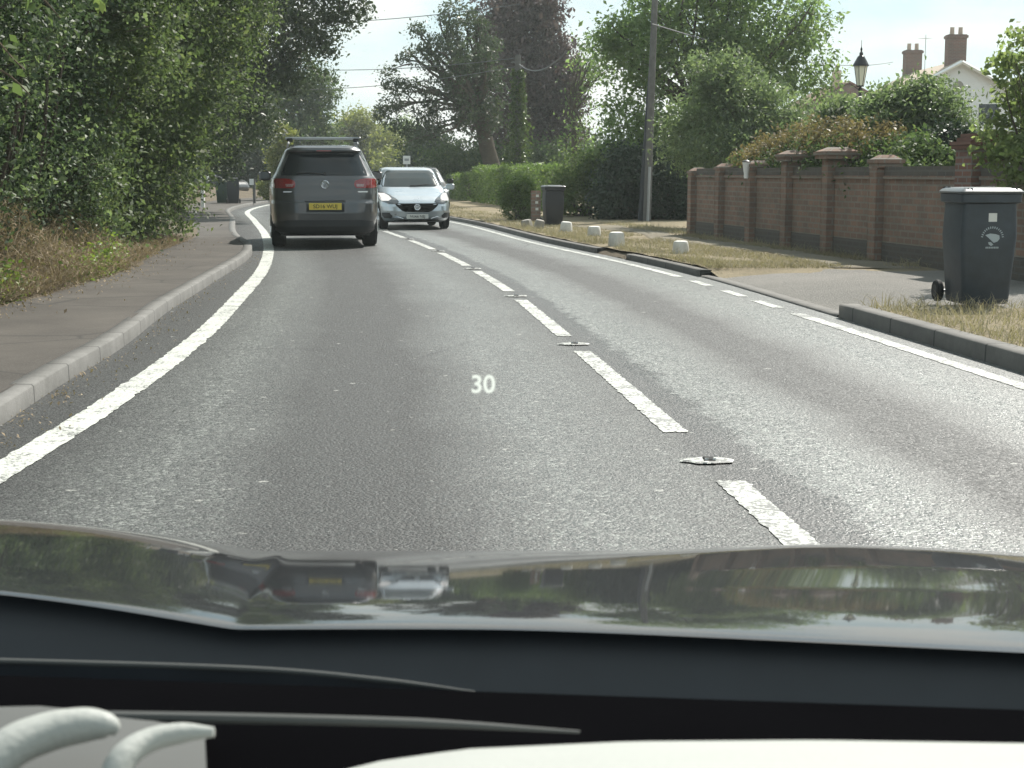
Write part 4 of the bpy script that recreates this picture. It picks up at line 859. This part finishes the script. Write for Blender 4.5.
# rubber seal, cowl and wiper
lip = [(x, y-.004, z-.010) for x, y, z in P[0]]
MB().grid([[(x, y+.03, z-.006) for x, y, z in P[0]], [(x, y+.004, z-.05) for x, y, z in P[0]], [(x, y-.06, z-.052) for x, y, z in P[0]], [(x, y-.20, z-.01) for x, y, z in P[0]], [(x, y-.26, z-.03) for x, y, z in P[0]]]).build('cowl', M['cowl'], own, True, fix=False)
def op(px, py, Y): v = at(px, py, Y); return (v.x-ox, v.y, v.z)
def smooth_pts(pts, k=6):
    P_ = [Vector(p) for p in pts]; P_ = [2*P_[0]-P_[1]] + P_ + [2*P_[-1]-P_[-2]]; o = []
    for i in range(1, len(P_)-2):
        for j in range(k):
            t = j/k; a, b, c_, d = P_[i-1:i+3]; o.append(.5*((2*b) + (c_-a)*t + (2*a-5*b+4*c_-d)*t*t + (3*b-a-3*c_+d)*t**3))
    return o + [P_[-2]]
def taper_r(pts, rs): return [float(np.interp(i/(len(pts)-1), np.linspace(0, 1, len(rs)), rs)) for i in range(len(pts))]
wa = MB(); q = smooth_pts([op(-260, 655, .93), op(0, 661, .92), op(250, 669, .90), op(380, 680, .88), op(475, 692, .865)], 8); wa.tube(q, taper_r(q, [.0018, .002, .002, .0018, .0008]), 8); wa.build('wiper_spine', M['dash_grey'], own, True)
wa = MB(); wa.grid([[op(x, y, d) for x, y, d in ((-260,651,.93),(0,662,.92),(250,669,.90),(380,681,.88),(475,693,.865))], [op(x, y, d) for x, y, d in ((-260,690,.93),(0,694,.92),(250,700,.90),(380,703,.88),(475,698,.865))]]); wa.build('wiper_blade', M['cowl'], own, True)
wa = MB(); wa.tube([op(505, 702, .85), op(560, 705, .85), op(583, 716, .845)], [.004, .0045, .003], 8); wa.build('washer_jet', M['dash_grey'], own, True)
# dashboard
D = MB(); xs_ = np.linspace(-.7, .7, 30)
D.grid([[(x-ox, .80, .93-.03*x) for x in xs_], [(x-ox, .785, .990-.035*x) for x in xs_], [(x-ox, .74, .996-.035*x) for x in xs_], [(x-ox, .70, .995) for x in xs_], [(x-ox, .64, .985) for x in xs_], [(x-ox, .5, .95) for x in xs_]]).build('dashboard', M['dash_black'], own, True, fix=False)
# pale instrument hood
Pm = []
hx_ = [-.16, -.12, -.085, -.06, -.02, .05, .13, .24, .40, .6]; hp_ = [850, 806, 778, 762, 749, 741.5, 740, 744, 752, 770]
for y, dv in ((.68, .05), (.668, .022), (.655, .008), (.64, .002), (.62, .0), (.59, .002), (.55, .008), (.50, .018), (.44, .035), (.38, .06)):
    row = []
    for x in np.linspace(-.16, .6, 60):
        v = V(np.interp(x, hx_, hp_)); row.append((x-ox, y, H - (v+dv)*y))
    Pm.append(row)
MB().grid(Pm).build('instrument_hood', M['dash'], own, True, fix=False)
vp = MB(); vp.grid([[op(-60, 708, .70), op(40, 706, .70), op(140, 716, .70), op(215, 728, .70)], [op(-60, 725, .62), op(40, 722, .62), op(140, 735, .62), op(205, 740, .62)], [op(-60, 800, .56), op(40, 800, .56), op(140, 800, .56), op(208, 800, .56)]])
vent = vp.build('vent_panel', M['dash_grey'], own, True, fix=False)
vt = MB(); q = smooth_pts([op(-40, 800, .55), op(5, 752, .565), op(45, 733, .575), op(85, 725, .58), op(108, 726, .58), op(118, 731, .58)]); vt.tube(q, taper_r(q, [.0085, .0085, .008, .007, .005, .002]), 12); vt.build('vent_trim', M['dash'], vent, True)
vt = MB(); q = smooth_pts([op(108, 800, .555), op(122, 760, .565), op(148, 741, .575), op(182, 733, .58), op(214, 732, .58)]); vt.tube(q, taper_r(q, [.006, .0058, .005, .0042, .002]), 12); vt.build('vent_trim', M['dash'], vent, True)
ds = MB(); q = smooth_pts([op(-60, 714, .69), op(215, 718, .685), op(420, 723, .68), op(580, 732, .675)], 8); ds.tube(q, taper_r(q, [.0028, .0028, .0024, .0008]), 8); ds.build('defroster_edge', M['dash_grey'], own, True)
# head-up display reading, at the distance where its light forms
hud = text_mesh('head_up_display', '30', .0172, M['hud'], own, op(483, 385, 1.03), (PI/2 - PITCH, 0, 0), depth=.0002, bold=.0003)

# ------------------------------------------------------------------ houses
hs = thing('white_house', 'white rendered gable house with two brick chimneys above the trees', 'house', (25.6, 80, .1))
def hz(py, Y): return at(500, py, Y).z - .1
ap = at(960, 60, 80); hx = ap.x - 25.6; zr = hz(60, 80); gw = 4.6; ze = zr - gw*.53
MB().prism([(hx-gw+.15, 0), (hx+gw-.15, 0), (hx+gw-.15, ze), (hx, zr-.12), (hx-gw+.15, ze)], 0, 10).build('wall', M['render_white'], hs)
rf = None
for s in (-1, 1):
    m = MB(); a = [(hx, zr), (hx+s*(gw+.35), zr-(gw+.35)*.53)]; 
    m.add([(a[0][0], -.35, a[0][1]), (a[1][0], -.35, a[1][1]), (a[1][0], 10.35, a[1][1]), (a[0][0], 10.35, a[0][1])] + [(a[0][0], -.35, a[0][1]-.16), (a[1][0], -.35, a[1][1]-.16), (a[1][0], 10.35, a[1][1]-.16), (a[0][0], 10.35, a[0][1]-.16)], [(0,1,2,3),(7,6,5,4),(0,4,5,1),(1,5,6,2),(2,6,7,3),(3,7,4,0)]); m.build('roof', M['tile'], hs)
    m = MB(); m.tube([(hx, -.40, zr-.12), (hx+s*(gw+.3), -.40, zr-(gw+.3)*.53-.12)], .10, 4); m.build('barge_board', M['white_paint'], hs)
m = MB().lathe([(.28, -.03), (.28, .02)], (hx-.05, -.02, zr-1.35), 18, 'y'); m.build('round_vent', M['stone_grey'], hs)
for (cx_, cy_, w_, hh) in ((hx-.05, .7, .95, 1.35), (hx, 9.5, .95, 1.25)):
    ch = MB(); ch.box((cx_, cy_, zr-.4+(hh+.4)/2), (w_, .7, hh+.4)); ch.box((cx_, cy_, zr+hh-.12), (w_+.12, .82, .14)); ch = ch.build('chimney', M['brick_chim'], hs)
    for dx in (-.22, .22): MB().lathe([(.13, 0), (.11, .4), (.13, .43)], (cx_+dx, cy_, zr+hh-.05), 10).build('chimney_pot', M['pot'], ch)
for (wx, wz) in ((hx-1.9, 1.2), (hx+1.9, 1.2), (hx-1.6, 3.6), (hx+1.6, 3.6)):
    w = MB().box((wx, -.02, wz+.6), (1.2, .06, 1.25)).build('window', M['white_paint'], hs); MB().box((wx, -.055, wz+.6), (1.05, .02, 1.1)).build('pane', M['glass'], w)
ae = MB(); bx0 = at(925, 60, 85); x0 = bx0.x-25.6; ae.tube([(x0, 5, zr-.6), (x0, 5, zr+1.75)], .02, 5); ae.tube([(x0, 4.4, zr+1.5), (x0, 5.8, zr+1.6)], .014, 4)
for k in range(7): ae.tube([(x0-.28, 4.5+k*.2, zr+1.51+k*.014), (x0+.28, 4.5+k*.2, zr+1.51+k*.014)], .010, 4)
ae.build('tv_aerial', M['galv'], hs)
bh = at(848, 90, 98); h2 = thing('brick_house', 'distant brick house with a tan chimney glimpsed between the lamp post and the tree', 'house', (bh.x, 98, .1))
zz = hz(84, 98); MB().prism([(-3, 0), (3, 0), (3, zz-1.6), (0, zz), (-3, zz-1.6)], 0, 9).build('wall', M['brick_chim'], h2)
for s in (-1, 1):
    MB().add([(0, -.3, zz+.06), (s*3.4, -.3, zz-1.75), (s*3.4, 9.3, zz-1.75), (0, 9.3, zz+.06), (0, -.3, zz+.2), (s*3.4, -.3, zz-1.6), (s*3.4, 9.3, zz-1.6), (0, 9.3, zz+.2)], [(0,1,2,3),(7,6,5,4),(0,4,5,1),(1,5,6,2),(2,6,7,3),(3,7,4,0)]).build('roof', M['tile_red'], h2)
cx_ = at(835, 80, 99).x - bh.x; c_ = MB().box((cx_, .6, zz-.3), (.5, .5, 2.4)).build('chimney', M['pot'], h2); MB().lathe([(.1, 0), (.09, .3)], (cx_, .6, zz+.9), 8).build('chimney_pot', M['tile_red'], c_)

# ------------------------------------------------------------------ hedges and shrubs on the right
def g2(px, Y): v = at(px, 173, Y); return (v.x, v.y)
def zof(py, Y): return at(500, py, Y).z
hedge('clipped_hedge', 'long clipped green hedge with a flat sunlit top beyond the silver car', 'hedge', g2(484, 62), g2(556, 47), .9, .1, zof(168, 50), 26000, .085, M['lf_box'], .06, .08)
hedge('clipped_hedge', 'far block of clipped hedge at the bend behind the silver car', 'hedge', g2(458, 70), g2(478, 64), 1.0, .1, zof(176, 66), 9000, .10, M['lf_box'], .06, .1)
t = thing('box_bush', 'rounded bright green clipped bush just behind the brick gatepost', 'bush', (*g2(519, 38), .1)); bb = g2(519, 38)
C, P = lobe_points([(bb[0], bb[1], .55, .47, .5, .62), (bb[0]-.05, bb[1], .85, .44, .45, .38)], 700, 18, .09, .75); leaf_obj('foliage', P - np.array([*bb, .1]), .05, M['lf_box'], t)
m = MB(); [limb(m, (random.uniform(-.1,.1), random.uniform(-.1,.1), 0), (random.uniform(-.35,.35), random.uniform(-.3,.3), random.uniform(.6, 1.0)), .02, .006, 5) for _ in range(12)]; m.build('stems', M['bark'], t, fix=False)
def shrub(label, lobes, base, mat, clumps, per, crad, leaf, name='shrub', cat='shrub', fill=.5, group=None, ar=.55, hang=0):
    t = thing(name, label, cat, base, 0, group); C, P = lobe_points(lobes, clumps, per, crad, fill); P = P[P[:, 2] > .05]; leaf_obj('foliage', P - np.array(base), leaf, mat, t, ar=ar, hang=hang)
    m = MB(); 
    for i in rng.choice(len(C), min(26, len(C)), replace=False): limb(m, (random.uniform(-.3,.3), random.uniform(-.2,.2), 0), C[i] - np.array(base), .035, .006, 5, .08, 4)
    m.build('stems', M['bark'], t, True, fix=False); return t
shrub('loose sunlit yellow-green shrub between the clipped hedge and the dark laurel', [px_lobe(585,182,30,34,42), px_lobe(600,170,22,22,42), px_lobe(560,195,16,22,41), px_lobe(612,196,18,26,41)], (*g2(585,42), .1), M['lf_bright'], 420, 36, .28, .085)
shrub('big dark laurel hedge behind the telegraph pole', [px_lobe(625,185,26,40,39), px_lobe(660,190,30,44,39), px_lobe(692,192,22,42,38.5), px_lobe(640,165,22,20,39.5), px_lobe(610,200,16,24,38.5)], (*g2(650,39), .1), M['lf_laurel'], 800, 42, .3, .09, 'laurel_hedge', 'hedge')
# red-tipped hedge over the wall
def wp_(i, dx=.7): p = A + wd*(i*seg); return p.x + dx, p.y
rh = thing('red_tipped_hedge', 'hedge with orange-red young leaves growing over the brick wall', 'hedge', (*wp_(2.5), .1)); hb0 = np.array([*wp_(2.5), .1])
def along(i0, i1, zlo, zhi, nl, r): 
    o = []
    for k in range(nl):
        f = (k+.5)/nl; i = i0+(i1-i0)*f; x, y = wp_(i, .52); o.append((x, y, np.interp(f, [0,.25,.6,1], zlo)-.08, r, r*1.2, np.interp(f, [0,.25,.6,1], zhi)))
    return o
C, P = lobe_points(along(.3, 5.0, [1.15,1.35,1.5,1.45], [.35,.5,.5,.45], 9, .55), 520, 44, .17, .45); leaf_obj('foliage', P - hb0, .07, M['lf_mid'], rh)
C, P = lobe_points(along(.6, 4.2, [1.45,1.75,1.95,1.85], [.22,.3,.3,.26], 9, .5), 260, 34, .13, .5); leaf_obj('red_shoots', P - hb0, .06, M['lf_red'], rh, hang=-.5)
m = MB(); [limb(m, (random.uniform(-1.2,1.2)*.3, random.uniform(-3.5,3.5), -.1), C[i]-hb0, .03, .005, 5, .05, 4) for i in rng.choice(len(C), 30, replace=False)]; m.build('stems', M['bark'], rh, True, fix=False)
shrub('dark green shrub above the wall between the lamp post and the white house', [px_lobe(905,122,40,34,23), px_lobe(945,130,28,38,22.5), px_lobe(878,132,24,34,23.5), px_lobe(925,100,30,20,23), px_lobe(910,158,44,24,22.6), px_lobe(890,104,18,14,23.4)], (*g2(912,23), .1), M['lf_willow'], 900, 32, .24, .07)
shrub('low dark evergreen shrub over the near end of the brick wall', [px_lobe(922,158,36,20,22.0), px_lobe(950,152,22,26,21.3), px_lobe(892,162,20,14,22.6)], (*g2(925,22), .1), M['lf_laurel'], 500, 34, .16, .065)
shrub('pale feathery bush left of the lamp post behind the wall', [px_lobe(842,122,22,24,27.5), px_lobe(870,118,22,20,28), px_lobe(825,130,18,16,27.5)], (*g2(848,28), .1), M['lf_willow'], 330, 34, .2, .08)

# ------------------------------------------------------------------ trees
tree('hazel_tree', 'small yellow-green tree with round leaves beside the gate pier at the picture edge', 'tree', (*g2(1040,16.5), .1), 1.3,
     [px_lobe(1022,120,32,40,16.5), px_lobe(1042,70,40,50,16.8), px_lobe(1004,72,14,18,16.2), px_lobe(1024,165,34,30,16), px_lobe(1060,130,50,80,17.5), px_lobe(1018,42,12,14,16.5), px_lobe(995,150,18,20,16.2)], M['lf_hazel'], 430, 18, .13, .062, .06, 24, ar=.75, twigs=90)
tree('ash_tree', 'big leafy green tree rising behind the telegraph pole past the top of the photo', 'tree', (*g2(700,43), .1), 3.,
     [px_lobe(690,30,80,50,43), px_lobe(640,50,44,50,42), px_lobe(745,45,70,60,43), px_lobe(795,30,40,34,42), px_lobe(700,-30,100,50,43), px_lobe(770,100,52,50,42), px_lobe(640,110,36,40,41), px_lobe(625,150,26,22,41), px_lobe(820,80,20,26,42), px_lobe(610,40,16,22,42), px_lobe(700,130,50,40,42)],
     M['lf_ash'], 900, 46, .46, .13, .22, 30, fill=.35, twigs=140)
tree('sallow_tree', 'pale grey-green bushy tree in front of the big leafy tree, right of the pole', 'tree', (*g2(735,33), .1), 1.6,
     [px_lobe(730,105,44,46,33), px_lobe(715,75,26,26,33), px_lobe(765,120,40,36,32.5), px_lobe(690,130,26,34,33.5), px_lobe(735,155,62,28,32), px_lobe(785,140,26,30,32)], M['lf_willow'], 900, 36, .36, .09, .12, 26, hang=.4, ar=.4, fill=.3)
tree('oak_tree', 'broad dark oak with gaps of sky in its spreading crown and a leaning trunk', 'tree', (*g2(497,66), .1), 4.4,
     [px_lobe(445,65,30,30,64), px_lobe(472,45,30,34,65), px_lobe(408,98,24,22,63), px_lobe(394,112,18,18,63), px_lobe(445,108,34,24,64), px_lobe(478,100,28,40,66), px_lobe(424,38,16,16,64), px_lobe(460,20,26,18,65), px_lobe(394,80,16,12,63), px_lobe(425,132,26,14,63), px_lobe(400,138,12,12,62), px_lobe(412,60,14,10,63), px_lobe(490,60,16,30,66)],
     M['lf_oak'], 430, 36, .34, .145, .42, 40, fill=.5, lean=(-.9, 0), twigs=120)
tree('copper_beech_tree', 'dark purple copper beech behind the ivy-clad pole', 'tree', (*g2(545,76), .1), 3.,
     [px_lobe(545,95,40,64,76), px_lobe(525,40,42,54,76), px_lobe(500,60,24,50,77), px_lobe(560,85,24,50,75), px_lobe(515,15,40,30,77), px_lobe(510,130,40,34,77), px_lobe(560,135,24,30,75), px_lobe(545,10,20,22,76)], M['lf_copper'], 900, 44, .6, .22, .4, 26, fill=.35)
tree('bare_tree', 'thin sparse tree with open branches against the sky beside the copper beech', 'tree', (*g2(572,60), .1), 4.,
     [px_lobe(588,90,22,50,60), px_lobe(580,130,18,20,60), px_lobe(598,60,16,26,60)], M['lf_ash'], 90, 12, .4, .16, .14, 40, fill=.2, twigs=90)
tree('roadside_tree', 'dark tree whose leafy branches reach over the road past the hedge end', 'tree', (*g2(176,45), .1), 2.6,
     [px_lobe(270,30,46,46,43), px_lobe(310,20,36,26,42), px_lobe(345,12,26,14,42), px_lobe(290,70,34,26,43), px_lobe(320,48,16,14,42), px_lobe(250,90,26,40,44), px_lobe(265,-20,60,30,43), px_lobe(335,-20,36,22,42), px_lobe(230,40,30,60,45), px_lobe(235,125,26,40,46), px_lobe(215,150,26,40,46), px_lobe(262,130,18,26,45)], M['lf_oak'], 860, 40, .36, .12, .15, 22, fill=.4, twigs=120)
tree('lime_tree', 'mid green tree with a rounded crown rising behind the dark SUV roof', 'tree', (*g2(300,88), .1), 3., [px_lobe(300,115,34,40,88), px_lobe(318,90,18,26,88), px_lobe(285,140,30,26,86), px_lobe(275,95,20,24,88), px_lobe(320,140,20,18,88)], M['lf_mid'], 520, 36, .6, .2, .3, 20, fill=.35)
tree('conifer_tree', 'dark evergreen column behind the two bins at the end of the hedge', 'tree', (*g2(238,84), .1), 2., [px_lobe(236,70,26,60,84), px_lobe(236,150,34,50,84), px_lobe(215,110,30,80,86), px_lobe(265,160,22,40,84), px_lobe(250,110,24,50,84), px_lobe(205,160,24,50,84)], M['lf_con'], 900, 46, .6, .2, .35, 20, fill=.4)
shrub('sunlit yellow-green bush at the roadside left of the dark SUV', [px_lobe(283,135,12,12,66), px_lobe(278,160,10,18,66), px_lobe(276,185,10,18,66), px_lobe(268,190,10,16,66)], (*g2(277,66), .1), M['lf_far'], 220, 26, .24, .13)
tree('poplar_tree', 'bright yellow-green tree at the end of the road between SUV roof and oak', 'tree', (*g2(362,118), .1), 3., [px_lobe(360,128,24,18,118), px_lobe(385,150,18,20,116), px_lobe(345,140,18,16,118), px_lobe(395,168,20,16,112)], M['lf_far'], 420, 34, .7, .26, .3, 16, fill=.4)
tree('dark_yew_tree', 'dark low evergreen behind the silver car roof under the oak', 'tree', (*g2(432,80), .1), 1.2, [px_lobe(430,150,22,20,80), px_lobe(440,168,26,14,80), px_lobe(418,160,14,14,79)], M['lf_con'], 420, 36, .4, .18, .25, 12, fill=.4)
tree('grey_tree', 'hazy grey-green tree far behind between the yew and the poplar', 'tree', (*g2(402,128), .1), 3., [px_lobe(402,140,22,24,128), px_lobe(345,165,34,22,125), px_lobe(370,160,24,22,124)], M['lf_willow'], 420, 34, .8, .28, .3, 14, fill=.35)
# woods and garden growth that close the view
def wood(label, spots, mat, leaf, per=32, cl=60):
    lob = [px_lobe(*s) for s in spots]; C, P = lobe_points(lob, cl*len(lob), per, .8, .3); P = P[P[:, 2] > 0]; o = leaf_obj('woods', P, leaf, mat); return tag(o, label, 'woods', kind='stuff')
wood('distant belt of trees closing the view beyond the bend', [(x, 168+random.uniform(-10,6), 40, 30, 150) for x in range(60, 1100, 44)], M['lf_oak'], .5, 34, 70)
wood('understorey of shrubs and saplings under the oak and beech', [(x, 172+random.uniform(-8,4), 26, 20, 72) for x in range(446, 640, 22)] + [(x, 165, 26, 34, 52) for x in range(700, 960, 32)], M['lf_mid'], .16, 34, 80)
wood('garden thicket behind the hedge on the near side', [(x, 90, 60, 120, 60) for x in range(-60, 240, 60)], M['lf_mid'], .2, 34, 140)

# ------------------------------------------------------------------ light
w = bpy.data.worlds.new('World'); scene.world = w; w.use_nodes = True; t = w.node_tree; t.nodes.clear()
SUN_EL, SUN_AZ = 48., 33.                                           # azimuth: clockwise from straight ahead
sky = t.nodes.new('ShaderNodeTexSky'); sky.sky_type = 'NISHITA'; sky.sun_disc = False; sky.sun_elevation = R(SUN_EL); sky.sun_rotation = R(SUN_AZ); sky.dust_density = 1.4; sky.air_density = 1.2; sky.altitude = 20
tc = t.nodes.new('ShaderNodeTexCoord'); mp_ = t.nodes.new('ShaderNodeMapping'); mp_.inputs['Scale'].default_value = (2.2, 2.2, 6.5); t.links.new(tc.outputs['Generated'], mp_.inputs['Vector'])
nz = t.nodes.new('ShaderNodeTexNoise'); nz.inputs['Scale'].default_value = 2.2; nz.inputs['Detail'].default_value = 7; nz.inputs['Roughness'].default_value = .55; t.links.new(mp_.outputs[0], nz.inputs['Vector'])
cr = t.nodes.new('ShaderNodeValToRGB'); cr.color_ramp.elements[0].position = .30; cr.color_ramp.elements[1].position = .62; cr.color_ramp.elements[0].color = (.75, .75, .75, 1); t.links.new(nz.outputs['Fac'], cr.inputs['Fac'])
mx = t.nodes.new('ShaderNodeMix'); mx.data_type = 'RGBA'; t.links.new(cr.outputs[0], mx.inputs[0]); t.links.new(sky.outputs[0], mx.inputs[6]); cr2 = t.nodes.new('ShaderNodeValToRGB'); cr2.color_ramp.elements[0].position = .40; cr2.color_ramp.elements[0].color = (.44, .68, .80, 1); cr2.color_ramp.elements[1].position = .60; cr2.color_ramp.elements[1].color = (.98, 1., .95, 1); t.links.new(nz.outputs['Fac'], cr2.inputs['Fac'])
sc = t.nodes.new('ShaderNodeVectorMath'); sc.operation = 'SCALE'; sc.inputs['Scale'].default_value = 6.6; t.links.new(cr2.outputs[0], sc.inputs[0]); t.links.new(sc.outputs[0], mx.inputs[7])
bg = t.nodes.new('ShaderNodeBackground'); bg.inputs[1].default_value = .09; t.links.new(mx.outputs[2], bg.inputs[0]); ow = t.nodes.new('ShaderNodeOutputWorld'); t.links.new(bg.outputs[0], ow.inputs[0])
hz_ = MB().box((0, 270, 29), (860, 700, 61)).build('haze', M['road']); hz_['kind'] = 'stuff'
gh = G('haze_air'); pv = gh.n('ShaderNodeVolumePrincipled'); pv.inputs['Color'].default_value = (.86, .95, .93, 1); pv.inputs['Density'].default_value = .0007; pv.inputs['Anisotropy'].default_value = .3
gh.l(pv.outputs[0], gh.out.inputs['Volume']); hz_.data.materials.clear(); hz_.data.materials.append(gh.m)
sd = bpy.data.lights.new('sun', 'SUN'); sd.energy = 5.; sd.angle = R(.6); sd.color = (1., .955, .88); so = bpy.data.objects.new('sun', sd); link(so)
S = Vector((math.sin(R(SUN_AZ))*math.cos(R(SUN_EL)), math.cos(R(SUN_AZ))*math.cos(R(SUN_EL)), math.sin(R(SUN_EL)))); so.rotation_euler = (-S).to_track_quat('-Z', 'Y').to_euler(); so.location = S*50
scene.view_settings.view_transform = 'Standard'; scene.view_settings.look = 'None'; scene.view_settings.gamma = 1.; scene.view_settings.exposure = .78; scene.view_settings.use_curve_mapping = False
scene.render.engine = 'CYCLES'; c = scene.cycles; c.max_bounces = 6; c.diffuse_bounces = 3; c.glossy_bounces = 3; c.transmission_bounces = 3; c.transparent_max_bounces = 6; c.use_denoising = True; c.sample_clamp_indirect = 6
